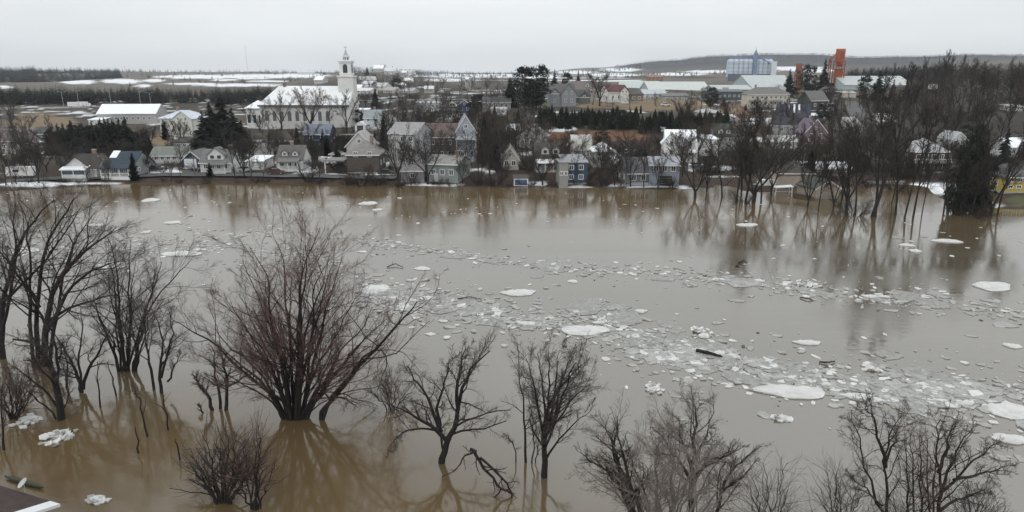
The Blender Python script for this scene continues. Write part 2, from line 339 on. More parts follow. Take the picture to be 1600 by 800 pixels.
def strip(name, pix, width, m, off=.06, n=60):
    pts = [np.array(at(*p)) for p in pix]; seg = []
    for a, b_ in zip(pts, pts[1:]):
        k = max(2, int(np.linalg.norm((b_-a)[:2])/4))
        seg += [a+(b_-a)*i/k for i in range(k)]
    seg.append(pts[-1]); seg = np.array(seg); d = np.gradient(seg[:, :2], axis=0); d /= np.linalg.norm(d, axis=1)[:, None]
    nrm = np.stack([-d[:, 1], d[:, 0]], 1); rows = []
    for s in np.linspace(-.5, .5, 5):
        q = seg[:, :2]+nrm*s*width; rows.append(np.column_stack([q, hT(q[:, 0], q[:, 1])+off]))
    hh = np.maximum.reduce([r[:, 2] for r in rows])
    for r in rows: r[:, 2] = .3*r[:, 2]+.7*hh
    Vv = np.concatenate(rows); n = len(seg)
    f = np.array([(k*n+i, k*n+i+1, (k+1)*n+i+1, (k+1)*n+i) for k in range(4) for i in range(n-1)])
    return tag(link(name, npmesh(name, Vv, f, [m])), kind='structure')
strip('riverside_road', [(-150,285),(0,284),(80,280),(160,277.5),(260,273.5),(360,273),(450,275),(560,277),(620,278)], 5.0, M_ASPH, .10)
strip('highway', [(-100,170),(60,168.5),(150,167.5),(230,166)], 11, mat('worn_asphalt', (.24, .235, .23), .9, .2, .1), .15)
strip('town_road', [(545,158),(600,157),(680,156.5),(760,156)], 9, mat('worn_asphalt', (.24, .235, .23), .9, .2, .1), .15)
strip('side_street', [(1330,215),(1345,190),(1335,168),(1325,158)], 8, M_ASPH, .15)
strip('driveway', [(312,273),(303,266)], 7, M_ASPH, .12)
strip('gravel_drive', [(1185,290),(1225,283),(1262,285)], 4, mat('gravel', (.3, .28, .25), .95, .2, 1.0), .10)
# ------------------------------------------------------------------ buildings
LM = []                                            # landmarks that tree labels refer to: (px, py, distance, phrase)
def add_window(root, cx, cz, w, h, face, half, trim=M_TRIM, sub=True):
    """one window on a face: 'f' front (-y), 'r' right (+x), 'l' left (-x)"""
    fr = MB(); t = .14
    def bx(mb, a0, a1, z0, z1, p0, p1, m):
        if face == 'f': mb.box(a0, a1, -half-p1, -half-p0, z0, z1, m)
        elif face == 'r': mb.box(half+p0, half+p1, a0, a1, z0, z1, m)
        else: mb.box(-half-p1, -half-p0, a0, a1, z0, z1, m)
    bx(fr, cx-w/2, cx-w/2+t, cz-h/2, cz+h/2, .003, .09, trim); bx(fr, cx+w/2-t, cx+w/2, cz-h/2, cz+h/2, .003, .09, trim)
    bx(fr, cx-w/2+t, cx+w/2-t, cz+h/2-t, cz+h/2, .003, .09, trim); bx(fr, cx-w/2+t, cx+w/2-t, cz-h/2, cz-h/2+t, .003, .09, trim)
    bx(fr, cx-.045, cx+.045, cz-h/2+t, cz+h/2-t, .003, .07, trim)
    gp = MB()
    bx(gp, cx-w/2+t, cx-.046, cz-h/2+t, cz+h/2-t, .004, .03, M_GLASS); bx(gp, cx+.046, cx+w/2-t, cz-h/2+t, cz+h/2-t, .004, .03, M_GLASS)
    if sub:
        o = fr.build('window', root); gp.build('pane', o)
    else:
        fr.add(gp.v, gp.f, M_GLASS); o = fr.build('window', root)
    return o
def roof_mesh(mb, kind, ridge, w, d, e, rise, m, o=.45, t=.22, x0=0, y0=0):
    if kind == 'gable':
        half = (d if ridge == 'x' else w)/2; ln = (w if ridge == 'x' else d)/2
        sl = rise/half; q = half+o
        prof = [(-q, e-o*sl), (0, e+rise), (q, e-o*sl), (q, e-o*sl+t), (0, e+rise+t), (-q, e-o*sl+t)]
        c0 = y0 if ridge == 'x' else x0; c1 = x0 if ridge == 'x' else y0
        prof = [(p+c0, z) for p, z in prof]
        mb.extr(prof, c1-ln-o*.7, c1+ln+o*.7, ridge, m)
    elif kind == 'hip':
        a, b = w/2+o, d/2+o; z = e-.02
        if ridge == 'x': k = max(0.0, w/2-d/2)+.05; rv = [(-k, 0), (k, 0)]
        else: k = max(0.0, d/2-w/2)+.05; rv = [(0, -k), (0, k)]
        v = [(-a,-b,z),(a,-b,z),(a,b,z),(-a,b,z),(-a,-b,z+t),(a,-b,z+t),(a,b,z+t),(-a,b,z+t)]+[(p, q, e+rise) for p, q in rv]
        f = [(0,3,2,1),(0,1,5,4),(1,2,6,5),(2,3,7,6),(3,0,4,7)]
        if ridge == 'x': f += [(4,5,9,8),(5,6,9),(6,7,8,9),(7,4,8)]
        else: f += [(4,5,8),(5,6,9,8),(6,7,9),(7,4,8,9)]
        mb.add([(p+x0, q+y0, s) for p, q, s in v], f, m)
    elif kind == 'flat':
        a, b = w/2+o*.6, d/2+o*.6
        v = [(-a,-b,e),(a,-b,e),(a,b,e+rise),(-a,b,e+rise),(-a,-b,e+t),(a,-b,e+t),(a,b,e+rise+t),(-a,b,e+rise+t)]
        mb.add([(p+x0, q+y0, s) for p, q, s in v], [(0,3,2,1),(4,5,6,7),(0,1,5,4),(1,2,6,5),(2,3,7,6),(3,0,4,7)], m)
    elif kind == 'gambrel':
        half = (d if ridge == 'x' else w)/2; ln = (w if ridge == 'x' else d)/2; q = half+.25
        top = [(-q, e), (-half*.55, e+rise*.68), (0, e+rise), (half*.55, e+rise*.68), (q, e)]
        prof = top+[(p, z-t) if 0 < i < 4 else (p*.97, z-.05) for i, (p, z) in reversed(list(enumerate(top)))]
        mb.extr(prof, -ln-.3, ln+.3, ridge, m)
def house(label, px, py, wpx, epx, tpx, depth=8.0, roof='gable', ridge='x', yaw=0.0, wall=WHITE, roofc=(.09,.085,.08), snow=False,
          win=(3, 1), side=(2, 1), feats=(), cat='house', name='house', group=None, y=None, lm=None, metal=False, wallk='siding', winz=None, trim=M_TRIM):
    p = at(px, py) if y is None else atY(px, py, y)
    s = mpp(p[1]); w = wpx*s; e = epx*s; rise = max(.05, (tpx-epx)*s)
    gz = float(np.max(hT(np.array([p[0]-w*.4, p[0]+w*.4, p[0]]), np.array([p[1], p[1], p[1]])))) if y is None else p[2]
    loc = (p[0], p[1]+depth/2, gz)
    root = thing(name, label, cat, loc, yaw, group)
    wm = siding(wall, wallk); rm = M_SNOW if snow else (tin(roofc) if metal else shingle(roofc))
    mb = MB(); hw, hd = w/2, depth/2; lo = min(-3.2, float(np.min(hT(np.array([loc[0]-hw, loc[0]+hw, loc[0]-hw, loc[0]+hw]), np.array([loc[1]-hd, loc[1]-hd, loc[1]+hd, loc[1]+hd]))))-gz-1.0)
    if roof == 'gable':
        half = hd if ridge == 'x' else hw; ln = hw if ridge == 'x' else hd
        mb.extr([(-half, lo), (half, lo), (half, e-.02), (0, e+rise-.02), (-half, e-.02)], -ln, ln, ridge, wm)
    elif roof == 'gambrel':
        half = hd if ridge == 'x' else hw; ln = hw if ridge == 'x' else hd
        mb.extr([(-half, lo), (half, lo), (half*.98, e-.1), (half*.54, e+rise*.66-.2), (0, e+rise-.25), (-half*.54, e+rise*.66-.2), (-half*.98, e-.1)], -ln, ln, ridge, wm)
    else: mb.box(-hw, hw, -hd, hd, lo, e-.03, wm)
    mb.build('wall', root)
    fm = MB(); fm.box(-hw-.06, hw+.06, -hd-.06, hd+.06, lo-.1, .35, M_CONC); fm.build('foundation', root)
    rb = MB(); roof_mesh(rb, roof, ridge, w, depth, e, rise, rm); ro = rb.build('roof', root)
    if not snow and roof in ('gable', 'hip'):      # pale fascia boards at the eaves
        tb = MB()
        if roof == 'gable' and ridge == 'y':
            sl = rise/hw; q = hw+.5
            for sgn in (-1, 1):
                tb.add([(sgn*q, -hd-.36, e-.5*sl-.14), (0, -hd-.36, e+rise-.14), (0, -hd-.36, e+rise+.18), (sgn*q, -hd-.36, e-.5*sl+.18),
                        (sgn*q, -hd-.32, e-.5*sl-.14), (0, -hd-.32, e+rise-.14), (0, -hd-.32, e+rise+.18), (sgn*q, -hd-.32, e-.5*sl+.18)],
                       [(0,1,2,3),(7,6,5,4),(0,4,5,1),(1,5,6,2),(2,6,7,3),(3,7,4,0)], trim)
        else:
            sl = rise/hd if roof == 'gable' else 0
            z = e-.45*sl
            tb.box(-hw-.3, hw+.3, -hd-.52, -hd-.462, z-.06, z+.19, trim)
        tb.build('fascia', root)
    sub = p[1] < 215
    def rows(n, span, lo_, hi): return [lo_+(hi-lo_)*(i+.5)/n for i in range(n)]
    if win:
        nx, nzr = win; st = (e-.5)/max(nzr, 1)
        for k in range(nzr):
            for cx in rows(nx, w, -hw*.86, hw*.86):
                add_window(root, cx, (winz or .42)*st+.8+k*st if winz is None else winz+k*st, min(1.25, w/nx*.55), min(1.45, st*.55), 'f', hd, trim, sub)
        if roof == 'gable' and ridge == 'y' and rise > 2.2: add_window(root, 0, e+rise*.33, min(1.1, w*.2), 1.15, 'f', hd, trim, sub)
    if side:
        nx, nzr = side; st = (e-.5)/max(nzr, 1); fc = 'r' if p[0] < 0 else 'l'
        for k in range(nzr):
            for cy in rows(nx, depth, -hd*.85, hd*.85): add_window(root, cy, .42*st+.8+k*st, 1.05, min(1.35, st*.5), fc, hw, trim, sub)
    for ft in feats:
        k = ft[0]
        if k == 'chimney':
            cx = ft[1]*hw; c = MB().box(cx-.4, cx+.4, .3, 1.1, e, e+rise+1.1, mat('chimney_brick', (.26, .19, .16), .9)); c.box(cx-.5, cx+.5, .2, 1.2, e+rise+1.1, e+rise+1.25, M_CONC); c.build('chimney', ro)
        elif k == 'door':
            cx = ft[1]*hw; dw = ft[2] if len(ft) > 2 else 1.0; dh = ft[3] if len(ft) > 3 else 2.1
            dc = ft[4] if len(ft) > 4 else (.75, .75, .74)
            d = MB().box(cx-dw/2, cx+dw/2, -hd-.07, -hd-.004, .1, .1+dh, mat('door_paint', dc, .55, .08))
            for q in range(1, 4 if dw > 2 else 2): d.box(cx-dw/2+.1, cx+dw/2-.1, -hd-.085, -hd-.071, .1+dh*q/(4 if dw > 2 else 2)-.03, .1+dh*q/(4 if dw > 2 else 2)+.03, M_STEEL)
            do = d.build('garage_door' if dw > 2 else 'door', root)
            if sub: MB().box(cx+dw*.36, cx+dw*.36+.08, -hd-.14, -hd-.088, 1.05, 1.15, M_STEEL).build('handle', do)
        elif k == 'dormer':
            cx, dw = ft[1]*hw, ft[2]; y0 = -hd*ft[3] if len(ft) > 3 else -hd*.75
            sl = rise/hd; zb = e+rise-abs(y0)*sl; dh = ft[4] if len(ft) > 4 else 1.5
            db = MB().extr([(cx-dw/2, zb-.4), (cx+dw/2, zb-.4), (cx+dw/2, zb+dh), (cx, zb+dh+dw*.42), (cx-dw/2, zb+dh)], y0, min(-.1, y0+(dh+dw*.4)/sl), 'y', siding(WHITE if len(ft) < 6 else ft[5], wallk))
            do = db.build('dormer', root)
            rb2 = MB(); q = dw/2+.25; z0 = zb+dh-.25*.84
            rb2.extr([(cx-q, z0), (cx, zb+dh+dw*.42+.02), (cx+q, z0), (cx+q, z0+.16), (cx, zb+dh+dw*.42+.2), (cx-q, z0+.16)], y0-.3, min(-.1, y0+(dh+dw*.4)/sl), 'y', rm if not snow else M_SNOW); rb2.build('dormer_roof', do)
            wn = MB()
            for xx in ([cx] if dw < 2.6 else [cx-dw*.22, cx+dw*.22]):
                ww = min(.5, dw*.22)
                wn.box(xx-ww-.1, xx+ww+.1, y0-.05, y0-.004, zb+.35, zb+dh-.05, trim); wn.box(xx-ww, xx+ww, y0-.07, y0-.053, zb+.45, zb+dh-.15, M_GLASS)
            wn.build('window', do)
        elif k == 'cross':                             # front cross gable
            cx, gw, gd = ft[1]*hw, ft[2], ft[3]; gh = ft[4]*s if len(ft) > 4 else e+gw*.5
            gb = MB().extr([(cx-gw/2, lo), (cx+gw/2, lo), (cx+gw/2, e-.05), (cx, gh), (cx-gw/2, e-.05)], -hd-gd, 0, 'y', wm); go = gb.build('gable_wing', root)
            g2 = MB(); q = gw/2+.35; sl = (gh-e)/(gw/2); z0 = e-.35*sl
            g2.extr([(cx-q, z0), (cx, gh+.02), (cx+q, z0), (cx+q, z0+.2), (cx, gh+.22), (cx-q, z0+.2)], -hd-gd-.35, .2, 'y', rm); g2.build('wing_roof', go)
            n = ft[5] if len(ft) > 5 else 1
            for q in range(n):
                add_window(root, cx+(q-(n-1)/2)*gw*.4, e+.1, 1.0, 1.2, 'f', hd+gd, trim, sub)
                if len(ft) > 6: add_window(root, cx+(q-(n-1)/2)*gw*.4, e*.45, 1.0, 1.4, 'f', hd+gd, trim, sub)
        elif k == 'porch':                             # roofed front porch
            a0, a1, pd, ph = ft[1]*hw, ft[2]*hw, ft[3], ft[4]; pc = ft[5] if len(ft) > 5 else None
            pm = M_SNOW if pc == 'snow' else shingle(pc or roofc)
            pb = MB().add([(a0-.3,-hd-pd-.3,ph),(a1+.3,-hd-pd-.3,ph),(a1+.3,-hd-.02,ph+.8),(a0-.3,-hd-.02,ph+.8),(a0-.3,-hd-pd-.3,ph+.2),(a1+.3,-hd-pd-.3,ph+.2),(a1+.3,-hd-.02,ph+1.0),(a0-.3,-hd-.02,ph+1.0)],
                          [(0,3,2,1),(4,5,6,7),(0,1,5,4),(1,2,6,5),(2,3,7,6),(3,0,4,7)], pm)
            po = pb.build('porch_roof', root)
            n = max(2, int((a1-a0)/2.2)+1)
            for q in range(n):
                xx = a0+.1+(a1-a0-.2)*q/(n-1); MB().box(xx-.09, xx+.09, -hd-pd-.05, -hd-pd+.13, -.6, ph+.02, M_TRIM).build('post', root)
            dk = MB().box(a0, a1, -hd-pd, -hd-.07, -.8, .45, M_TRIM if ft[-1] == 'rail' else wm); dk.build('porch_deck', root)
            if ft[-1] == 'rail':
                rl = MB().box(a0, a1, -hd-pd-.04, -hd-pd+.03, 1.25, 1.35, M_TRIM)
                q = a0
                while q < a1: rl.box(q, q+.07, -hd-pd-.03, -hd-pd+.02, .45, 1.25, M_TRIM); q += .28
                rl.build('railing', root)
            if ft[-1] == 'glazed':
                MB().box(a0+.12, a1-.12, -hd-pd+.02, -hd-pd+.08, 1.2, ph-.25, mat('porch_glass', (.05, .085, .12), .15, .2)).build('porch_windows', root)
                MB().box(a0+.12, a1-.12, -hd-pd+.01, -hd-pd+.09, .45, 1.2, wm).build('porch_wall', root)
        elif k == 'annex':                             # lower attached volume: xfrac of its centre, width, height, depth, roof rise, snow?
            cx, aw, ah, ad, ar = ft[1]*hw, ft[2], ft[3], ft[4], ft[5]; col = ft[6] if len(ft) > 6 and ft[6] else wall; rc = ft[7] if len(ft) > 7 else None
            ab = MB().box(cx-aw/2, cx+aw/2, -hd-.02-ad+min(ad, depth)*.5, -hd+ad*.5, lo, ah, siding(col, wallk)); ao = ab.build('annex', root)
            r2 = MB(); roof_mesh(r2, 'hip' if ar > .6 else 'flat', 'x', aw, ad*1.0, ah+.03, ar, M_SNOW if rc == 'snow' else (shingle(rc) if rc else rm), .3, .18, cx, -hd); r2.build('annex_roof', ao)
            for q in (-.25, .25): add_window(root, cx+q*aw, ah*.55, .9, 1.0, 'f', hd+ad*.5, trim, sub)
        elif k == 'carport':
            a0, a1, z = ft[1], ft[2], ft[3]
            c = MB().box(min(a0, a1), max(a0, a1), -hd-.5, hd*.3, z, z+.3, shingle((.2, .19, .185))); co = c.build('carport_roof', root)
            for xx in (a0+.2*(1 if a1 > a0 else -1), ): MB().box(xx-.12, xx+.12, -hd-.3, -hd-.06, -1, z-.01, M_TRIM).build('post', root)
        elif k == 'stripes':                           # snow left in strips on the front roof slope
            sl = rise/hd; st_ = MB()
            for q in ft[1]:
                x = q*hw; y1, y2 = -hd-.4, -.2
                z1, z2 = e+rise+.25+y1*sl, e+rise+.25+y2*sl
                st_.add([(x-.35,y1,z1),(x+.35,y1,z1),(x+.35,y2,z2),(x-.35,y2,z2),(x-.35,y1,z1+.08),(x+.35,y1,z1+.08),(x+.35,y2,z2+.08),(x-.35,y2,z2+.08)], [(0,3,2,1),(4,5,6,7),(0,1,5,4),(1,2,6,5),(2,3,7,6),(3,0,4,7)], M_SNOW)
            st_.build('snow_strips', ro)
        elif k == 'lid':                               # snow lying on part of a roof ridge, gable ridge x: frac from, to, low frac
            sl = rise/hd; x0, x1, q = ft[1]*hw, ft[2]*hw, ft[3]
            y1 = -hd*q; z1 = e+rise+.235+y1*sl; z2 = e+rise+.235
            MB().add([(x0,y1,z1),(x1,y1,z1),(x1,-.02,z2),(x0,-.02,z2),(x0,y1,z1+.12),(x1,y1,z1+.12),(x1,-.02,z2+.12),(x0,-.02,z2+.12)], [(0,3,2,1),(4,5,6,7),(0,1,5,4),(1,2,6,5),(2,3,7,6),(3,0,4,7)], M_SNOW).build('snow', ro)
        elif k == 'deck':
            z, dd = ft[1], ft[2]
            dk = MB().box(-hw-.5, hw+.5, -hd-dd, -hd-.07, z-.25, z, M_WOOD); do = dk.build('deck', root)
            rl = MB().box(-hw-.5, hw+.5, -hd-dd, -hd-dd+.07, z+.9, z+1.0, M_TRIM); q = -hw-.5
            while q < hw+.4: rl.box(q, q+.07, -hd-dd+.01, -hd-dd+.06, z, z+.9, M_TRIM); q += .35
            rl.build('railing', root)
            for q in (-hw, 0, hw): MB().box(q-.1, q+.1, -hd-dd+.1, -hd-dd+.3, -1, z-.26, M_WOOD).build('post', root)
    if lm: LM.append((px, py-tpx*.4, p[1], lm))
    return root
WHITE = (.62,.62,.61); BLUE = (.045, .075, .125); NAVY = (.03, .045, .085); GREY = (.27, .27, .26); DGREY = (.075, .075, .075); BROWN = (.085, .07, .06); CREAM = (.52, .48, .40); LGREY = (.42, .43, .44)
RD = (.062, .058, .055); RG = (.15, .15, .15); RL = (.38, .385, .39); RB = (.055, .048, .043); RN = (.035, .05, .07)
# ---- first row along the river
house("pinkish grey house with mauve roof cut by the photo's left edge", 8, 240, 56, 20, 36, 9, 'gable', 'x', 0, (.36,.31,.31), (.16,.13,.135), lm="the mauve roofed house")
house("small dark grey cottage behind the mauve roofed house, above its snowy yard", 68, 219, 34, 10, 19, 7, 'gable', 'x', 0, (.2,.21,.22), (.10,.10,.10), side=None, lm="the dark grey cottage")
house("white river house with brown cross gable roof and blue glazed porch", 130, 279, 46, 15, 34, 9, 'gable', 'x', 0, WHITE, RB, feats=[('cross',-.25,7.6,.4,33,1),('chimney',0.2),('porch',-1.05,.55,2.2,2.3,'snow','glazed')], win=None, lm="the white cross gabled house")
house("dark teal roofed bungalow with white railed front porch by the river", 187, 278, 44, 16, 36, 11, 'gable', 'x', 0, (.3,.32,.33), RN, feats=[('porch',-1,1,2.0,2.4,RN,'rail'),('lid',-1,-.5,.45)], win=(4,1), lm="the teal roofed bungalow")
house("white house with grey green roof uphill of the parked grey car", 262, 256, 52, 13, 24, 8, 'gable', 'x', .1, (.6,.6,.58), (.17,.18,.165), win=(5,1), lm="the grey green roofed house")
house("long low white building with flat dark roof behind the blue gabled garage", 294, 235, 44, 12, 15, 9, 'flat', 'x', 0, WHITE, RD, win=(4,1), lm="the long low white building")
house("navy garage with white door and white edged gable by the river", 301, 264, 30, 14, 27, 9, 'gable', 'y', 0, NAVY, RG, feats=[('door',-.15,3.4,2.7,(.68,.72,.78))], win=None, cat='garage', name='garage', lm="the navy gabled garage")
house("white cape house with wide two window dormer and round bush in front", 338, 271, 48, 17, 34, 9, 'gable', 'x', 0, WHITE, RG, feats=[('dormer',.0,4.2,.85,1.5),('porch',-.3,.75,1.6,2.3,RG,'wall'),('chimney',.6)], win=(4,1), lm="the white cape house with wide dormer")
house("pale cottage with rounded gambrel gable behind the flat white garage", 402, 251, 24, 12, 24, 8, 'gambrel', 'y', 0, (.5,.49,.46), (.2,.19,.18), win=(1,1), side=None, lm="the gambrel gabled cottage")
house("white flat roofed double garage below the gambrel gabled cottage", 399, 266, 27, 13, 17, 8, 'flat', 'x', 0, WHITE, (.5,.5,.5), snow=True, feats=[('door',.1,3.4,2.2,(.6,.6,.59))], win=None, side=None, cat='garage', name='garage', lm="the flat white garage")
house("white cape house with two small dormers and dark porch by the river", 453, 267, 40, 15, 36, 9, 'gable', 'x', 0, WHITE, (.11,.10,.095), feats=[('dormer',-.42,1.5,.72,1.1),('dormer',.38,1.5,.72,1.1),('porch',-.7,.8,1.8,2.4,RG,'open'),('chimney',-.15)], win=(3,1), lm="the white cape house with two dormers")
house("navy two storey house with steel blue metal roof below the church", 496, 232, 40, 22, 35, 9, 'gable', 'x', 0, NAVY, (.13,.155,.20), metal=True, win=(2,2), feats=[('annex',0.0,6.5,2.6,3,.3)], lm="the steel blue roofed house")
house("pale grey gabled house standing just behind the large brown hip roofed house", 563, 258, 40, 30, 51, 9, 'gable', 'y', 0, (.46,.45,.43), (.36,.35,.34), win=(2,1), side=None)
house("large dark brown house with grey hip roof and side carport by the river", 568, 271, 50, 28, 49, 10, 'hip', 'x', 0, (.085,.07,.062), (.20,.19,.18), win=(2,1), winz=5.0, feats=[('carport',-10.2,-4.8,3.2),('chimney',.35)], lm="the large brown hip roofed house")
house("low white sunroom with pale roof beside the brown house's carport", 528, 252, 24, 10, 16, 5, 'hip', 'x', 0, WHITE, RL, win=(4,1), side=None, cat='sunroom', name='sunroom')
house("low grey riverside garage with hip roof left of the grey green house", 645, 285, 36, 17, 26, 8, 'hip', 'x', 0, (.24,.235,.24), (.24,.22,.23), win=(1,1), cat='garage', name='garage', lm="the grey riverside garage")
house("grey green two storey house with pale roof at the water's edge", 699, 285, 52, 28, 38, 10, 'gable', 'x', -.25, (.23,.26,.25), (.30,.29,.28), win=(3,1), side=None, feats=[('door',-.4,1.1,2.1,(.5,.5,.5)),('chimney',.5)], lm="the grey green riverside house")
house("tall pale grey building seen through bare trees beside the brown roofed house", 638, 262, 46, 52, 66, 14, 'gable', 'x', -.2, (.38,.385,.39), (.27,.265,.265), win=(3,3), side=(2,3), lm="the tall pale grey building")
house("brown two storey house with reddish brown roof left of the pale blue gable", 690, 252, 46, 38, 56, 10, 'gable', 'x', 0, (.15,.125,.115), (.12,.088,.08), win=(3,2), side=(2,2), lm="the reddish brown roofed house")
house("pale blue tall house with steep gable and row of dark upper windows", 726, 252, 31, 46, 70, 10, 'gable', 'y', .1, (.36,.385,.43), (.24,.25,.27), win=(3,2), side=(2,2), feats=[('porch',-1,1,1.8,6.4,RL,'open')], lm="the pale blue gabled house")
house("small beige gabled house half hidden by dark evergreens behind the blue boathouse", 797, 266, 26, 18, 36, 8, 'gable', 'y', 0, (.42,.39,.34), (.2,.18,.16), win=(2,1), lm="the small beige gabled house")
house("grey roofed cottage with snow fringed gable below the red brown slope", 834, 232, 34, 16, 28, 13, 'gable', 'y', -.35, (.5,.5,.49), (.30,.30,.29), win=(2,1), side=None, lm="the snow fringed cottage")
house("dark roofed house with two pale gabled dormers and snowy porch roof", 858, 268, 44, 17, 41, 10, 'gable', 'x', 0, (.42,.40,.37), (.055,.05,.047), feats=[('dormer',-.28,2.1,.7,1.5,(.5,.48,.45)),('dormer',.48,2.1,.7,1.5,(.5,.48,.45)),('porch',-.9,.9,1.8,2.3,'snow','open')], win=(4,1), lm="the twin dormered dark roofed house")
house("bright blue two storey house with four white windows at the water's edge", 897, 288, 36, 33, 39, 9, 'flat', 'x', .1, BLUE, (.27,.28,.29), win=(2,2), side=(2,1), feats=[('annex',-1.24,2.2,5.6,5,.25,(.26,.26,.24))], lm="the bright blue house")
house("white house with long pale metal gambrel roof above the bright blue house", 909, 250, 30, 14, 37, 10, 'gambrel', 'x', 0, (.66,.66,.65), (.40,.40,.37), win=(4,1), metal=True, lm="the pale gambrel roofed house")
house("hip roofed cottage with a snow cap right of the bright blue house", 943, 262, 32, 24, 38, 8, 'hip', 'x', 0, (.36,.36,.35), RD, snow=True, win=(2,1), lm="the snow capped cottage")
house("dark grey barn like house with steep roof behind riverside bare trees", 993, 290, 36, 20, 40, 9, 'gable', 'x', .15, (.17,.175,.18), (.115,.115,.12), win=(2,1), lm="the dark grey steep roofed house")
house("grey blue house with white framed window above an open carport", 1040, 291, 46, 33, 42, 9, 'gable', 'x', -.1, (.25,.28,.33), (.30,.31,.34), win=(3,1), winz=4.3, feats=[('door',.1,3.0,2.4,(.03,.03,.03))], lm="the grey blue carport house")  # near-black door panel stands in for the open carport's shaded inside
house("big bright white house with several gables and snowy roof", 1066, 252, 46, 27, 45, 10, 'gable', 'x', -.15, (.80,.80,.79), SNOW, snow=True, win=(3,2), side=(2,2), feats=[('cross',-.62,5.4,.5,44,1,1),('cross',.62,4.6,.5,38,1,1),('porch',-.2,1,1.6,2.5,'snow','open')], lm="the big white gabled house")
house("white flat roofed wing with snow on top beside the big white house", 1109, 246, 24, 27, 30, 9, 'flat', 'x', 0, (.72,.72,.71), SNOW, snow=True, win=(3,2), lm="the white flat roofed wing")
house("grey house with dark roof and two small gables uphill of the white wing", 1132, 236, 34, 22, 40, 8, 'gable', 'x', 0, (.36,.36,.36), (.05,.055,.05), win=(2,2), feats=[('dormer',-.4,1.6,.8,1.2),('dormer',.3,1.6,.8,1.2)], lm="the grey house with dark roof")
# ---- right bank, flooded yards
house("beige garage with dark hip roof on the flooded lawn", 1244, 291, 54, 19, 34, 8, 'hip', 'x', -.05, (.45,.38,.31), RB, win=None, side=None, feats=[('door',.55,1.1,2.1,(.05,.07,.06))], cat='garage', name='garage', lm="the beige hip roofed garage")
house("beige boat shed with green grey gable roof standing in brown floodwater", 1287, 311, 40, 15, 27, 7, 'gable', 'y', .2, (.48,.42,.34), (.085,.09,.08), win=None, side=None, feats=[('door',.1,2.6,2.1,(.36,.30,.24))], cat='shed', name='shed', lm="the beige boat shed")
house("long low house with snow covered roof behind the beige garage", 1300, 275, 62, 10, 17, 9, 'gable', 'x', 0, (.2,.19,.18), SNOW, snow=True, win=(5,1), lm="the snow roofed long house")
house("dark two level lodge with pale hip roof and railed deck behind snowy lawn", 1449, 272, 56, 32, 52, 9, 'hip', 'x', 0, (.07,.065,.062), (.36,.37,.37), win=(4,2), side=(2,2), feats=[('deck',2.9,2.2)], lm="the dark lodge with pale hip roof")
house("yellow house with dark shuttered windows beside the muddy bank", 1590, 302, 46, 24, 44, 9, 'hip', 'x', 0, (.42,.33,.075), (.10,.10,.10), win=(3,2), lm="the yellow house")
house("small white house glimpsed through trees above the big dark evergreen", 1497, 232, 24, 14, 24, 8, 'gable', 'y', 0, (.62,.62,.62), RL, win=(2,1), lm="the white house in the right woods")
house("pale grey house with snowy roof among bare trees uphill of the yellow house", 1592, 246, 34, 16, 28, 8, 'gable', 'x', 0, (.5,.5,.5), SNOW, snow=True, win=(3,1), lm="the snowy roofed grey house")
house("low white trailer home under bare trees on the wooded hillside", 1588, 174, 24, 6, 9, 6, 'flat', 'x', 0, WHITE, SNOW, snow=True, win=(3,1), side=None, cat='trailer home', name='trailer_home')
# ---- uphill right
house("long low house with whitish roof below the purple gabled house", 1226, 228, 44, 7, 14, 8, 'gable', 'x', 0, (.33,.31,.29), (.42,.42,.41), win=(5,1), lm="the whitish roofed long house")
house("purple and red gabled house in the middle of the right bank trees", 1270, 226, 38, 18, 38, 8, 'gable', 'y', .15, (.20,.145,.165), (.14,.11,.14), win=(2,2), lm="the purple gabled house")
house("grey house with dark gable roof and white satellite pole below striped roof", 1239, 212, 50, 16, 33, 8, 'gable', 'x', -.2, (.33,.335,.34), (.05,.052,.06), win=(3,1), feats=[('chimney',.5)], lm="the grey house below the striped roof")
house("white house whose dark blue roof keeps diagonal strips of snow", 1243, 194, 48, 14, 29, 8, 'gable', 'x', -.3, (.62,.62,.61), (.045,.055,.085), feats=[('stripes',[-.3,.05,.35])], win=(3,1), side=(2,1), lm="the snow striped roof house")
house("dark charcoal house with white gable end at the top of the hill street", 1274, 173, 34, 16, 29, 8, 'gable', 'x', .35, (.065,.062,.065), (.14,.135,.13), win=(2,1), side=None, feats=[('annex',1.15,2.2,3.4,5,.3,(.7,.7,.7))], lm="the charcoal hilltop house")
house("big cream duplex with grey hip roof and two front porches", 1201, 168, 66, 19, 30, 11, 'hip', 'x', -.05, CREAM, (.16,.155,.15), win=(8,2), side=(2,2), feats=[('porch',-.9,-.4,1.5,2.5,RG,'open'),('porch',.05,.6,1.5,2.5,RG,'open'),('chimney',-.5)], lm="the big cream duplex")
house("small dark brown hip roofed house beside the pale warehouse and evergreens", 1298, 154, 26, 10, 21, 8, 'hip', 'x', 0, (.10,.085,.075), (.14,.13,.125), win=(2,1), side=None, lm="the small brown hip roofed house")
house("pale cream low shed next to the small brown hip roofed house", 1326, 153, 22, 7, 10, 6, 'flat', 'x', 0, (.5,.47,.4), RL, win=None, side=None, cat='shed', name='shed')
house("white garage with grey roof at the end of the green hedge", 1108, 186, 34, 8, 14, 8, 'hip', 'x', 0, WHITE, (.40,.40,.39), win=(2,1), side=None, cat='garage', name='garage', lm="the white garage by the hedge")
house("tiny white shed between the white garage and the red brown slope", 1141, 192, 15, 8, 11, 5, 'flat', 'x', 0, (.76,.76,.75), SNOW, snow=True, win=None, side=None, cat='shed', name='shed')
house("small low shed with pink white wall right of the tiny white shed", 1156, 194, 13, 5, 8, 5, 'gable', 'x', 0, (.5,.42,.40), RL, win=None, side=None, cat='shed', name='shed')
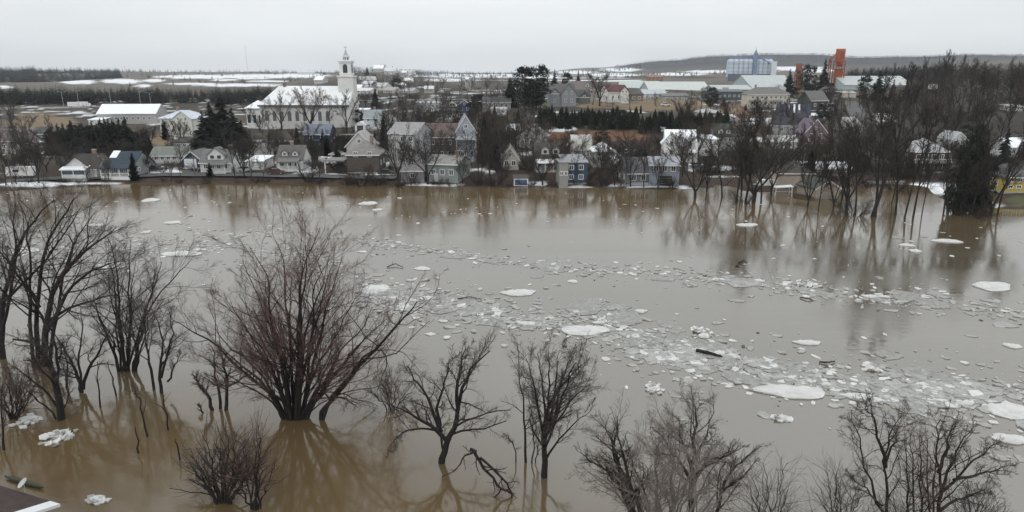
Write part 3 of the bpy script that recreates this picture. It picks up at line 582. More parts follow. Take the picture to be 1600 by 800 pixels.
house("white roofed cabin among bare trunks in the right bank woods", 1384, 196, 26, 6, 16, 7, 'gable', 'x', 0, (.45,.44,.43), SNOW, snow=True, win=(2,1), side=None, lm="the white roofed cabin")
house("white gabled cottage beside the hill street in the right woods", 1330, 205, 30, 8, 20, 8, 'gable', 'x', .5, (.5,.49,.47), (.33,.32,.31), win=(2,1), lm="the cottage by the hill street")
# ---- terrace houses above the hedge
house("grey blue house with two steep white trimmed gables on the terrace", 878, 167, 40, 20, 33, 9, 'gable', 'x', .1, (.25,.26,.28), (.12,.115,.115), win=None, side=None, feats=[('cross',.42,6.8,.8,34,2,1),('cross',-.66,4.4,.4,27,1,1)], lm="the twin gabled terrace house")
house("low dark green grey house with front gable right of the twin gabled house", 905, 162, 34, 10, 20, 9, 'gable', 'x', 0, (.13,.14,.14), (.075,.08,.08), win=None, side=None, feats=[('cross',.45,5.2,.5,18,1)], lm="the dark green terrace house")
house("tan roofed house with chimney behind the dark green terrace house", 914, 150, 36, 10, 22, 10, 'gable', 'x', 0, (.35,.33,.31), (.16,.135,.125), y=360, feats=[('chimney',-.7),('dormer',.2,1.8,.7,1.3)], win=(3,1), side=None)
house("white villa with deep red roof behind the large bare terrace tree", 961, 161, 36, 16, 26, 9, 'gable', 'x', .4, (.66,.65,.63), (.115,.05,.05), win=(3,1), side=(2,1), feats=[('cross',.5,5.0,.6,24,2)], lm="the red roofed villa")
house("brown brick house with flat dark roof right of the red roofed villa", 990, 160, 30, 11, 15, 9, 'flat', 'x', 0, (.20,.145,.12), RD, win=(3,1), side=None, lm="the flat roofed brick house")
# ---- town centre
house("white two storey house with black roof facing the town road", 699, 190, 34, 17, 25, 10, 'hip', 'x', 0, (.74,.74,.73), (.04,.04,.045), win=(4,2), side=(2,2), feats=[('dormer',.45,2.6,.6,1.6),('porch',-1,1,1.6,3.0,(.05,.05,.05),'open')], lm="the white house with black roof")
house("royal blue house with white windows behind the white black roofed house", 726, 178, 24, 12, 20, 8, 'gable', 'y', 0, (.05,.08,.18), RD, win=(2,1), lm="the royal blue house")
house("long grey low store with dark roof in front of the tall dark pines", 776, 176, 44, 12, 19, 10, 'gable', 'x', 0, (.36,.36,.36), (.07,.07,.07), win=(5,1), side=None, cat='store', name='store', lm="the long grey store")
house("low white annex with pale curved roof in front of the long grey store", 779, 183, 24, 9, 12, 5, 'flat', 'x', 0, (.66,.66,.66), RL, win=(3,1), side=None, cat='annex', name='annex_building')
house("pale grey house with white front between the church tower and the dark spruce", 582, 204, 26, 18, 29, 9, 'gable', 'x', 0, (.55,.57,.60), (.26,.29,.30), win=(2,2), feats=[('chimney',.1)], lm="the pale house by the church tower")
house("white building with dark arched doorway below the church tower", 563, 207, 16, 10, 16, 7, 'gambrel', 'y', 0, (.78,.78,.78), SNOW, snow=True, win=None, side=None, feats=[('door',0,2.6,2.6,(.02,.02,.02))])
house("white narrow house behind the dark spruce right of the church", 608, 206, 18, 14, 24, 8, 'gable', 'y', 0, (.6,.6,.58), RL, win=(2,1), side=None)
house("long white shop row with flat snowy roof behind the church tower", 560, 184, 30, 10, 12, 8, 'flat', 'x', 0, (.7,.7,.7), SNOW, snow=True, win=(5,1), side=None, cat='shop', name='shop')
house("long light grey store with flat roof beside the town road", 668, 172, 40, 9, 11, 12, 'flat', 'x', 0, (.42,.43,.42), RL, win=(6,1), side=None, cat='store', name='store', lm="the light grey flat store")
house("white porch house with small gable below the light grey flat store", 661, 184, 18, 11, 17, 7, 'gable', 'y', 0, (.6,.6,.6), RL, win=(2,1), side=None)
house("small cabin with a snowy fence on the dark slope below the pines", 802, 212, 20, 8, 16, 6, 'gable', 'x', 0, (.4,.4,.38), SNOW, snow=True, win=(2,1), lm="the snowy cabin on the slope")
# ---- left, inland
house("long white barn with snowy gable roof behind the left spruce row", 198, 194, 88, 16, 29, 14, 'gable', 'x', .08, (.36,.36,.36), SNOW, snow=True, win=(9,1), side=(2,1), cat='barn', name='barn', lm="the long white barn")
house("small white shed with snow on its flat roof below the long white barn", 150, 196, 22, 8, 10, 7, 'flat', 'x', 0, (.7,.7,.7), SNOW, snow=True, win=(2,1), side=None, cat='shed', name='shed')
house("big white two storey house with ice blue hip roof left of the tall spruces", 283, 213, 60, 27, 39, 12, 'hip', 'x', -.1, (.62,.61,.57), (.52,.57,.64), win=(5,2), side=(3,2), metal=True, feats=[('cross',.3,8,1.0,38,2,1),('chimney',-.45)], lm="the white ice blue roofed house")
# ---- village on the hill beyond the church
VILL = [("pale farmhouse with a snowy roof at the top of the hill village",592,113,16,6,11,SNOW,900),("white house on the hill village crest right of the church spire",610,117,18,6,11,(.62,.62,.64),850),
 ("wide grey building with white roof edge on the hill village crest",636,118,24,5,8,(.45,.46,.48),900),("tiny white house at the right end of the hill village crest",632,121,8,7,10,SNOW,820),
 ("long pale roofed house on the hill slope right of the church belfry",572,130,26,5,10,(.45,.45,.46),650),("white walled house halfway down the hill village",577,136,22,5,9,(.55,.56,.58),560),
 ("white roofed bungalow just right of the church tower top",556,142,18,5,9,SNOW,520),("bungalow with long white roof above the town road left end",570,147,30,5,9,(.6,.6,.6),500),
 ("pale grey house in the hill village above the town road",597,141,20,6,11,(.5,.5,.5),540),("small white house in the centre of the hill village",624,139,14,6,9,SNOW,600),
 ("little white roofed house near the village evergreens",638,131,14,5,9,SNOW,680),("tan house beside the town road below the village evergreens",612,147,22,6,10,(.36,.34,.32),520),
 ("grey house beside the road under the village bare trees",640,148,22,6,10,(.38,.38,.39),520),("tiny white tower like house among the bare trees right of the village",731,133,5,9,12,(.7,.7,.7),620),
 ("white house by the town road right of the village bare trees",670,146,14,7,11,(.6,.6,.6),520),("long white farm building far out beyond the church roof",478,118,26,5,8,(.55,.57,.6),1500),
 ("white domed farm shed just above the church roof ridge",500,131,16,6,11,SNOW,700)]
for (lb, px, py, w, e, tp, rc, yv) in VILL:
    house(lb, px, py, w, e, tp, 9, 'gable', 'x', rng.uniform(-.5, .5), rng.choice([(.62,.62,.63),(.5,.5,.5),(.4,.38,.37),(.68,.68,.68)]), rc, snow=(rc is SNOW), win=(2, 1), side=None, feats=[('chimney', .3)], y=yv)
# ---- industrial estate behind the terrace
def shed(label, px, py, wpx, epx, tpx, depth, y, wall, roofc, ends=2, ridge='x'):
    return house(label, px, py, wpx, epx, tpx, depth, 'gable', ridge, 0, wall, roofc, win=None, side=None, metal=True, cat='warehouse', name='warehouse', y=y,
                 feats=[('door', -.4, 4.5, 4.2, (.35,.36,.36))])
MINT = (.40, .43, .43)
shed("huge pale mint warehouse whose sloping roof stands below the blue silos", 1210, 146, 70, 8, 27, 60, 560, (.38,.45,.46), MINT)
shed("pale mint warehouse behind the dark conifers and the orange tower", 1372, 143, 106, 10, 23, 44, 600, (.40,.47,.47), MINT)
shed("pale grey green warehouse in the middle of the industrial estate", 1062, 148, 96, 7, 19, 46, 600, (.36,.39,.38), (.47,.50,.48))
shed("long pale green warehouse at the left end of the industrial estate", 1003, 150, 64, 6, 22, 40, 640, (.34,.38,.37), (.42,.48,.46))
shed("low grey warehouse with open bays below the mint warehouse", 1145, 146, 60, 6, 12, 26, 520, (.30,.31,.31), (.40,.41,.40))
house("dark slate office block with strip of pale windows below the grey warehouse", 1132, 157, 60, 13, 16, 12, 'flat', 'x', 0, (.07,.085,.09), (.13,.15,.16), win=(7,1), side=None, y=455, cat='office', name='office_block', lm="the dark slate office block")
house("orange brick mill building rising behind the pale green warehouse", 1024, 131, 22, 10, 13, 12, 'flat', 'x', 0, (.25,.14,.095), (.24,.15,.11), win=(3,2), side=None, y=720, cat='mill', name='mill_building')
house("white and pale blue workshop with raised front beside the brick house", 1022, 160, 36, 13, 19, 12, 'gable', 'x', 0, (.5,.54,.58), (.42,.45,.47), win=(4,1), side=None, y=420, cat='workshop', name='workshop', lm="the pale blue workshop")
house("low grey workshop with snow heaps in its yard right of the pale blue workshop", 1056, 161, 42, 10, 14, 12, 'flat', 'x', 0, (.30,.30,.30), RG, win=(5,1), side=None, y=410, cat='workshop', name='workshop')
house("small white gabled cabin between the mint warehouse and the cream duplex", 1216, 146, 22, 8, 14, 8, 'gable', 'y', 0, (.6,.63,.65), (.4,.43,.45), win=(2,1), side=None, y=470, cat='cabin', name='cabin')
# ---- church
def church():
    p = at(478, 201); s = mpp(p[1]); g = p[2]; cx = p[0]
    M_ST = siding((.66, .655, .635), 'church_stone'); M_TW = mat('tower_paint', (.76, .76, .75), .6, .1, .3); M_RF = mat('white_metal_roof', (.76, .77, .78), .5, .12, .12); M_SP = mat('spire_metal', (.38, .40, .43), .5, .15)
    root = thing('church', "large grey stone church with white metal roof and tall white steeple", 'church', (cx, p[1], g), -.02)
    nl, nr_, D = -70*s, 70*s, 18.0; e = 36*s; h = 63*s
    mb = MB().box(nl, nr_, 0, D, -3, e-.05, M_ST)
    mb.add([(nr_-.4, 0, e-.1), (nr_-.4, D, e-.1), (nr_-.4, D/2, h-.3), (nr_-.9, 0, e-.1), (nr_-.9, D, e-.1), (nr_-.9, D/2, h-.3)], [(0,1,2),(5,4,3),(0,3,4,1),(1,4,5,2),(2,5,3,0)], M_ST)
    mb.build('nave_wall', root)
    rb = MB(); k = 6.5
    a = [(nl-.6,-.8,e-.3),(nr_+.3,-.8,e-.3),(nr_+.3,D+.8,e-.3),(nl-.6,D+.8,e-.3),(nl+k,D/2,h),(nr_+.3,D/2,h)]
    b_ = [(q[0], q[1], q[2]+.35) for q in a]
    rb.add(a+b_, [(0,3,2,1),(6,7,11,10),(8,9,10,11),(9,6,10),(7,8,11),(0,1,7,6),(1,2,8,7),(2,3,9,8),(3,0,6,9)], M_RF); ro = rb.build('roof', root)
    MB().box(nl-.6, nr_+.3, -.9, -.82, e-.75, e+.02, mat('eave_gutter', (.12, .13, .14), .6)).build('gutter', ro)
    MB().box(nl+k+2, nl+k+3.2, D/2-.6, D/2+.6, h-.2, h+1.8, mat('chimney_brick', (.16,.13,.12), .9)).build('chimney', ro)
    n = 9
    for i in range(n):
        x = nl+3+(nr_-nl-13)*i/(n-1); w, z0, z1 = .8, e*.32, e*.66
        arch = [(x-w, z0), (x+w, z0), (x+w, z1)]+[(x+w*math.cos(t), z1+w*1.1*math.sin(t)) for t in (math.pi*.25, math.pi*.5, math.pi*.75)]+[(x-w, z1)]
        wn = MB().extr(arch, -.06, -.004, 'y', mat('church_glass', (.13, .135, .14), .3, .25))
        o = wn.build('arched_window', root)
        big = [(x+(q-x)*1.28, (z-z0)*1.1+z0-.25) for q, z in arch]
        fr = MB(); m_ = len(arch); v = [(q, -.10, z) for q, z in arch]+[(q, -.10, z) for q, z in big]+[(q, -.003, z) for q, z in arch]+[(q, -.003, z) for q, z in big]
        f = []
        for q in range(m_):
            r = (q+1) % m_; f += [(q, r, m_+r, m_+q), (m_+q, m_+r, 3*m_+r, 3*m_+q), (q, 2*m_+q, 2*m_+r, r)]
        fr.add(v, f, M_ST); fr.build('frame', o)
    tw = 24*s; tx = nr_-tw/2+1.0; ty = D/2
    T = MB().box(tx-tw/2, tx+tw/2, ty-tw/2, ty+tw/2, -3, 78*s, mat('tower_stone', (.66, .66, .63), .8, .12, .4))
    T.box(tx-tw/2-.35, tx+tw/2+.35, ty-tw/2-.35, ty+tw/2+.35, 78*s, 80*s, M_TW); T.build('tower', root)
    bw = 17.5*s
    B = MB().box(tx-bw/2, tx+bw/2, ty-bw/2, ty+bw/2, 80*s, 101*s, M_TW)
    for cz, ex in ((82, .3), (99, .35), (101, .6)): B.box(tx-bw/2-ex, tx+bw/2+ex, ty-bw/2-ex, ty+bw/2+ex, cz*s+.004, cz*s+.45, M_TW)
    bo = B.build('belfry', root)
    for sx, sy in ((0, -1), (1, 0), (-1, 0)):
        w = bw*.2; prof = [(-w, 84*s), (w, 84*s), (w, 94*s)]+[(w*math.cos(t), 94*s+w*math.sin(t)) for t in (math.pi*.25, math.pi*.5, math.pi*.75)]+[(-w, 94*s)]
        L = MB()
        if sx == 0: L.extr([(tx+q, z) for q, z in prof], ty-bw/2-.06, ty-bw/2-.005, 'y', mat('louver', (.05, .055, .06), .7))
        else: L.extr([(ty+q, z) for q, z in prof], tx+sx*(bw/2+.005), tx+sx*(bw/2+.06), 'x', mat('louver', (.05, .055, .06), .7))
        L.build('louver', bo)
    for sx in (-1, 1):
        for sy in (-1, 1):
            MB().lathe([(.35, 101.5*s+.2), (.4, 103*s), (.12, 104*s), (.04, 107*s)], 8, (0, 0)).build('finial', bo).location = (tx+sx*bw*.45, ty+sy*bw*.45, 0) if False else (0, 0, 0) if False else (tx+sx*bw*.45, ty+sy*bw*.45, 0)
    Lh = MB().lathe([(5.6*s, 102*s), (5.6*s, 103*s), (4.9*s, 103.2*s), (4.9*s, 108*s), (6.1*s, 108.4*s), (6.1*s, 109.4*s), (5.0*s, 110*s)], 8, (tx, ty), math.pi/8)
    for v in (): pass
    Lh.build('lantern', root)
    lo_ = MB()
    for i in range(8):
        t = math.pi/4*i; c, s_ = math.cos(t), math.sin(t); r0 = 4.9*s*math.cos(math.pi/8)+.02; q = 1.0*s
        lo_.add([(tx+c*r0-s_*q, ty+s_*r0+c*q, 103.8*s), (tx+c*r0+s_*q, ty+s_*r0-c*q, 103.8*s), (tx+c*r0+s_*q, ty+s_*r0-c*q, 107.6*s), (tx+c*r0-s_*q, ty+s_*r0+c*q, 107.6*s)], [(0,1,2,3)], mat('louver', (.05, .055, .06), .7))
    lo_.build('lantern_openings', root)
    sp = MB().lathe([(5.0*s, 110.02*s), (3.9*s, 111.6*s), (2.5*s, 114*s), (1.5*s, 116.4*s), (.35*s, 120*s)], 8, (tx, ty), math.pi/8); sp.mats[0] = M_SP; sp.build('spire', root)
    cr_ = MB().box(tx-.09, tx+.09, ty-.09, ty+.09, 119.5*s, 124*s, M_STEEL); cr_.box(tx-.8, tx+.8, ty-.08, ty+.08, 122.4*s, 122.4*s+.2, M_STEEL); cr_.build('cross', root)
    # sacristy, lower wing at the apse
    A = MB().box(nl-26*s, nl-.02, 3, D-3, -3, 30*s, M_ST); ao = A.build('sacristy', root)
    r2 = MB(); roof_mesh(r2, 'hip', 'x', 25*s, D-5, 30*s+.03, 12*s, M_RF, .5, .2, nl-13.4*s, D/2); r2.build('sacristy_roof', ao)
    for i in range(3):
        x = nl-22*s+i*9*s; MB().box(x-.7, x+.7, 2.9, 2.996, 8*s, 20*s, M_GLASS).build('window', ao)
    LM.append((478, 165, p[1], "the church nave")); LM.append((536, 130, p[1], "the church steeple"))
M_LATHE_DEF = mat('tower_paint', (.76, .76, .75), .6, .1, .3)
_l = MB.lathe
def _lathe(s, prof, m, c=(0, 0), a0=0.0):
    if isinstance(m, int): return _l(s, prof, M_LATHE_DEF, m, c, a0)
    return _l(s, prof, m, 16, c, a0)
MB.lathe = _lathe
church()

# ---- silos, orange tower, conveyors
def silos():
    p = at(1174, 120); y = 900.0; b0 = atY(1174, 120, y); s = mpp(y)
    root = thing('silo_complex', "row of pale blue grain silos with a blue head house tower and mast", 'silos', (b0[0], y, b0[2]))
    M_SB = mat('silo_blue', (.50, .56, .63), .5, .14, .1); M_SD = mat('silo_dark_blue', (.19, .25, .36), .5, .14, .1); M_PG = mat('plinth_grey', (.12, .13, .17), .7)
    n = 9; R_ = 4.0*s
    xs = [(-33+i*7.6)*s for i in range(n)]
    for row, yy_ in ((0, 0), (1, 8.5*s)):
        for x in xs:
            v = MB(); _l(v, [(R_, 0), (R_, 24*s), (R_*.9, 24.6*s), (R_*.3, 26.5*s)], M_SB, 20, (x, yy_)); o = v.build('silo', root)
            if row == 0:
                rb = MB()
                for z in (7, 13, 19): _l(rb, [(R_+.05, z*s), (R_+.05, z*s+.5)], M_SD, 20, (x, yy_))
                rb.build('hoop', o)
    MB().box(xs[0]-5*s, xs[-1]+5*s, -5.2*s, -4.4*s, -6, 4.5*s, M_PG).build('plinth', root)
    MB().box(xs[0]-2*s, xs[-1]+3*s, 3*s, 6*s, 27*s, 29.5*s, M_SD).build('gallery', root)
    sup = MB()
    for x in xs: sup.box(x-.3, x+.3, 4*s, 5*s, 24*s, 27*s-.01, M_SD)
    sup.build('gallery_supports', root)
    tx = 3*s
    MB().box(tx-3*s, tx+3*s, -6*s, 1*s, -4, 33*s, M_SD).build('head_house', root)
    t2 = MB().box(tx-2.2*s, tx+2.2*s, -5*s, 0, 33*s+.01, 36*s, M_SD); t2.box(tx-1.2*s, tx+1.2*s, -4*s, -1*s, 36*s+.01, 39*s, M_SD); t2.build('head_house_top', root)
    MB().tube((tx, -2.5*s, 39*s), (tx, -2.5*s, 45*s), .35, .1, M_SD, 6).build('mast', root)
    c = MB(); c.tube((tx+3*s, -2*s, 32*s), (26*s, -4*s, 20*s), .8, .8, M_SD, 6); c.tube((26*s, -4*s, 20*s), (26*s, -4*s, 0), .6, .6, mat('pipe_green', (.45, .53, .5), .5), 6); c.build('chute', root)
    MB().box(xs[-1]-1*s, xs[-1]+7*s, -9*s, -6*s, -5, 23*s, mat('white_bin', (.62, .66, .70), .5)).build('white_bin', root)
silos(); LM.append((1174, 105, 900, "the blue silos"))
def orange():
    y = 620.0; b0 = atY(1309, 122, y); s = mpp(y); M_O = mat('orange_paint', (.34, .085, .033), .6, .16, .3); M_OD = mat('rusty_orange', (.24, .06, .03), .7, .25, .5)
    root = thing('asphalt_tower', "tall orange plant tower with drum hopper and sloping conveyor", 'plant tower', (b0[0], y, b0[2]))
    v = MB(); _l(v, [(2.2*s, 17*s), (6.6*s, 24*s), (6.8*s, 38*s), (6.8*s, 42*s), (6.0*s, 42.6*s)], M_O, 18); o = v.build('hopper_drum', root)
    MB().box(-6*s, 6*s, -3*s, 3*s, 40.5*s, 43.5*s, M_O).build('top_platform', o)
    MB().box(-3.2*s, 3.2*s, -7*s, -6.2*s, 28*s, 38*s, M_OD).build('panel', o)
    fr = MB()
    for x in (-7, 7):
        for yy_ in (-5, 5): fr.tube((x*s, yy_*s, -12), (x*s*.92, yy_*s, 26*s), .45, .45, M_OD, 5)
    for z in (6, 13, 20):
        for yy_ in (-5, 5): fr.tube((-7*s, yy_*s, z*s), (7*s, yy_*s, z*s), .3, .3, M_OD, 5)
        for x in (-7, 7): fr.tube((x*s, -5*s, z*s), (x*s, 5*s, z*s), .3, .3, M_OD, 5)
    for a, b_ in ((-7, 7), (7, -7)): fr.tube((a*s, -5*s, 6*s), (b_*s, -5*s, 20*s), .25, .25, M_OD, 5)
    fr.build('support_frame', root)
    MB().box(-5*s, 5*s, -4*s, 4*s, -12, 14*s, M_O).build('mixer_housing', root)
    ladder = MB().tube((-16*s, 0, -12), (-16*s, 0, 30*s), .5, .5, M_OD, 5); ladder.tube((-12*s, 2*s, -12), (-12*s, 2*s, 32*s), .5, .5, M_OD, 5)
    for z in range(2, 30, 4): ladder.tube((-16*s, 0, z*s), (-12*s, 2*s, (z+3)*s), .25, .25, M_OD, 4)
    ladder.build('lift_frame', root)
    cv = MB(); a = np.array((-16*s, 0, 24*s)); b2 = np.array((-3*s, 0, 43*s)); d = .9*s
    cv.add([(a[0],-d,a[2]),(a[0],d,a[2]),(b2[0],d,b2[2]),(b2[0],-d,b2[2]),(a[0],-d,a[2]-2*s),(a[0],d,a[2]-2*s),(b2[0],d,b2[2]-2*s),(b2[0],-d,b2[2]-2*s)], [(0,1,2,3),(7,6,5,4),(0,4,5,1),(1,5,6,2),(2,6,7,3),(3,7,4,0)], M_OD); cv.build('conveyor', root)
    # lower rusty silo in front left
    r2 = thing('rusty_silo', "rust red hopper on legs left of the tall orange tower", 'hopper', atY(1247, 122, 640))
    v = MB(); _l(v, [(1.5*s, 6*s), (5*s, 11*s), (5*s, 22*s), (4*s, 23*s)], mat('rusty_red', (.24, .085, .06), .75, .25), 14); v.build('drum', r2)
    lg = MB()
    for x in (-4, 4):
        for yy_ in (-4, 4): lg.tube((x*s, yy_*s, -12), (x*s, yy_*s, 12*s), .4, .4, M_OD, 5)
    lg.build('leg_frame', r2)
orange(); LM.append((1309, 100, 620, "the orange tower"))

# ---- small things on the banks
def boathouse():
    p = at(814, 291); s = mpp(p[1]); root = thing('boathouse', "small blue boathouse with white frame at the waterline", 'boathouse', (p[0], p[1], max(0, p[2]-.2)))
    w = 22*s; h = 13*s
    MB().box(-w/2, w/2, 0, 3.5, -1, h, siding((.07, .12, .21))).build('wall', root)
    d = MB().box(-w/2+.25, w/2-.25, -.06, -.004, .35, h-.3, mat('blue_door', (.085, .135, .23), .5, .1))
    d.build('door', root)
    f = MB().box(-w/2-.05, w/2+.05, -.12, -.061, h-.28, h, M_TRIM); f.box(-w/2-.05, w/2+.05, -.12, -.061, .0, .32, M_TRIM); f.box(-w/2-.05, -w/2+.22, -.11, -.062, .32, h-.28, M_TRIM); f.box(w/2-.22, w/2+.05, -.11, -.062, .32, h-.28, M_TRIM); f.build('frame', root)
    r = MB(); roof_mesh(r, 'flat', 'x', w, 3.6, h+.01, .25, shingle(RD), .35, .14, 0, 1.75); r.build('roof', root)
boathouse(); LM.append((814, 285, 168, "the blue boathouse"))
def vehicle(label, px, py, rz, body, kind='car', name='parked_car', cat='car'):
    p = at(px, py); root = thing(name, label, cat, (p[0], p[1], p[2]+.12), rz)
    m = mat('car_paint', body, .3, .06)
    if kind == 'car':
        prof = [(-2.2,.35),(2.2,.35),(2.25,.75),(1.4,.92),(-1.9,.98),(-2.25,.8)]; cab = [(-1.75,.965),(1.1,.915),(.45,1.42),(-1.2,1.45)]
        L, wd = 4.4, .86; wx = (-1.35, 1.35)
    elif kind == 'van':
        prof = [(-2.5,.4),(2.4,.4),(2.45,.95),(1.7,1.15),(1.15,1.95),(-2.45,2.0)]; cab = [(.2,1.25),(1.55,1.2),(1.12,1.82),(.2,1.85)]; L, wd = 5, .95; wx = (-1.5, 1.5)
    elif kind == 'camper':
        prof = [(-3.2,.55),(3.0,.55),(3.2,1.2),(2.9,2.7),(-3.0,2.8),(-3.25,1.3)]; cab = [(-1.6,1.5),(-.2,1.5),(-.2,2.15),(-1.6,2.15)]; L, wd = 6.5, 1.15; wx = (-.5, .5)
    else:
        prof = [(-4.2,.9),(2.2,.9),(2.2,3.6),(-4.2,3.6)]; cab = [(2.4,.6),(4.0,.6),(4.0,1.7),(3.5,2.6),(2.4,2.6)]; L, wd = 8, 1.2; wx = (-3.2, 3.1)
    MB().extr(prof, -wd, wd, 'y', m).build('body', root)
    cm = MB()
    if kind == 'car': cm.extr(cab, -wd+.1, wd-.1, 'y', M_GLASS); cm.extr([(-1.15,1.43),(.4,1.40),(.38,1.48),(-1.13,1.51)], -wd+.12, wd-.12, 'y', m)
    elif kind == 'truck': cm.extr(cab, -wd+.05, wd-.05, 'y', m)
    else: cm.extr(cab, -wd-.012, wd+.012, 'y', M_GLASS)
    cm.build('cab' if kind != 'camper' else 'side_window', root)
    for x in wx:
        for sg in (-1, 1):
            t_ = MB(); t_.tube((x, sg*(wd-.16), .34), (x, sg*(wd+.03), .34), .34, .34, M_TYRE, 14); wo = t_.build('wheel', root)
            MB().tube((x, sg*(wd+.031), .34), (x, sg*(wd+.045), .34), .18, .18, M_STEEL, 10).build('rim', wo)
    if kind in ('car', 'van'):
        for sg in (-1, 1): MB().box(2.2, 2.27, sg*(wd-.3)-.15, sg*(wd-.3)+.15, .62, .76, M_TRIM).build('headlight', root)
    return root
vehicle("white camper trailer parked on the riverside road at the far left", 36, 278, .15, (.74,.74,.73), 'camper', 'camper_trailer', 'camper')
vehicle("dark grey car on the snowy drive right of the teal roofed bungalow", 243, 267, 2.6, (.08,.08,.085))
vehicle("silver car beside the flat white garage", 384, 269, .4, (.4,.4,.41))
vehicle("white delivery van on the drive left of the brown house's carport", 512, 257, -.5, (.75,.75,.75), 'van', 'delivery_van', 'van')
vehicle("black car under the brown house's carport", 532, 264, .2, (.03,.03,.032))
vehicle("dark red car in front of the white cape house with two dormers", 432, 273, .1, (.10,.03,.03))
vehicle("white car beside the big white gabled house", 1088, 262, .2, (.72,.72,.72))
vehicle("dark car on the asphalt right of the brown hip roofed house", 604, 274, .1, (.05,.05,.05))
vehicle("white truck first in line on the highway behind the brown field", 118, 168.5, .05, (.75,.75,.75), 'truck', 'box_truck', 'truck')
vehicle("second white truck on the highway, close to the long barn", 132, 168, .05, (.72,.72,.73), 'truck', 'box_truck', 'truck')
vehicle("grey car on the highway between the truck and the barn roof", 141, 168, .05, (.35,.36,.37))
vehicle("white car on the yard behind the grey terrace workshop", 1040, 166, .1, (.7,.7,.7))
vehicle("white car parked on the lawn in front of the twin gabled terrace house", 838, 169, .2, (.72,.72,.72))
def pontoon(label, px, py, kind):
    p = at(px, py, True); root = thing('covered_boat' if kind else 'boat_lift', label, 'boat' if kind else 'boat lift', (p[0], p[1], 0), -.15)
    if kind:
        prof = [(-2.6,.3),(2.4,.3),(3.0,.95),(2.3,1.3),(1.2,1.75),(-1.6,1.8),(-2.7,1.1)]
        MB().extr(prof, -1.0, 1.0, 'y', mat('boat_cover', (.72,.72,.71), .7)).build('cover', root)
        MB().extr([(-2.7,-.1),(2.2,-.1),(2.9,.6),(-2.8,.6)], -1.1, 1.1, 'y', mat('boat_hull', (.55,.55,.55), .4)).build('hull', root)
    else:
        MB().extr([(-2.0,1.75),(2.0,2.1),(2.0,2.25),(-2.0,1.9)], -1.5, 1.5, 'y', mat('white_canopy', (.78,.78,.77), .6)).build('canopy', root)
        for x in (-1.7, 1.7):
            for yy_ in (-1.3, 1.3): MB().tube((x*1.12, yy_, -1.2), (x, yy_, 1.79 if x < 0 else 2.07), .1, .1, M_TRIM, 6).build('leg', root)
        b = MB().tube((-1.75,-1.3,1.0),(1.75,-1.3,1.0),.07,.07,M_TRIM,6); b.tube((-1.75,1.3,1.0),(1.75,1.3,1.0),.07,.07,M_TRIM,6); b.build('crossbar', root)
pontoon("white covered boat floating beside the beige hip roofed garage", 1201, 292, 1)
pontoon("white flat canopied boat lift standing in the floodwater by the garage", 1222, 305, 0)
def pole(label, px, py, topy, arm=0, lamp=False, name='utility_pole', cat='utility pole', group=None):
    p = at(px, py); h = atY(px, topy, p[1])[2]-p[2]; root = thing(name, label, cat, p, 0, group)
    m = M_STEEL if lamp else mat('pole_wood', (.16, .14, .12), .9)
    MB().tube((0, 0, -1), (0, 0, h), .17, .11, m, 8).build('shaft', root)
    if lamp:
        for sg in (-1, 1):
            a = MB().tube((0, 0, h-.2), (sg*2.2, 0, h+.3), .07, .05, M_STEEL, 6); o = a.build('arm', root); MB().box(min(sg*1.9, sg*2.9), max(sg*1.9, sg*2.9), -.2, .2, h+.32, h+.5, M_STEEL).build('lamp_head', o)
    else:
        a = MB().box(-1.2, 1.2, -.07, .07, h-.9, h-.72, m)
        for x in (-1, -.4, .4, 1): a.tube((x, 0, h-.72), (x, 0, h-.5), .05, .04, M_STEEL, 6)
        a.build('crossarm', root)
for i, (px, py, ty) in enumerate(((100,170,144),(124,169,142),(174,166,143),(220,165,143),(236,165,145))):
    pole(["twin armed street light at the highway's left end","twin armed street light beside the white highway trucks","tall street light standing just behind the barn roof's left half","street light behind the barn roof's right half","street light just right of the barn roof's end"][i], px, py, ty, lamp=True, name='street_light', cat='street light')
for lb, px, py, ty in (("utility pole in front of the navy gabled garage",305,276,243),("utility pole right of the large brown house",617,275,214),("utility pole beside the teal roofed bungalow",165,282,240),("utility pole between the two white cape houses",392,275,236),
                       ("utility pole left of the tall pale grey building",619,268,205),("utility pole on the shore left of the beige garage",1192,287,240),("thin utility pole at the far left of the riverside road",19,288,238),("utility pole near the orange tower's hill street",1322,180,140),("utility pole above the long grey store",758,168,136)):
    pole(lb, px, py, ty)
for lb, px, py, ty in (("thin radio mast on the horizon left of the church",388,124,72),("thin radio mast above the left horizon",197,125,104)):
    p = atY(px, py, 2300); p = (p[0], p[1], float(hT(p[0], p[1]))); h = atY(px, ty, 2300)[2]-p[2]; root = thing('radio_mast', lb, 'radio mast', p)
    MB().tube((0,0,-4),(0,0,h),.55,.35,M_STEEL,6).build('mast_shaft', root); MB().lathe([(.6,h-3),(1.2,h-2),(1.2,h-1),(.4,h)], M_STEEL).build('antenna', root)
def guard(label, pts, h=1.0):
    P = [at(*q) for q in pts]; root = thing('guard_rail', label, 'guard rail', P[0]); o = np.array(P[0])
    a, b_ = np.array(P[0]), np.array(P[-1]); n = max(3, int(np.linalg.norm(b_-a)/4)); rl = MB(); po = MB(); prev = None
    for i in range(n+1):
        q = a+(b_-a)*i/n; q[2] = float(hT(q[0], q[1])); q = q-o
        po.tube(q-(0,0,.4), q+(0,0,h), .09, .09, M_STEEL, 5)
        if prev is not None:
            for z in (h-.1, h-.5): rl.tube(prev+(0,0,z), q+(0,0,z), .14, .14, M_STEEL, 5)
        prev = q
    rl.build('rail', root); po.build('posts', root)
guard("long pale guard rail of the town road right of the church tower", [(550,160),(680,159.5)], 1.4)
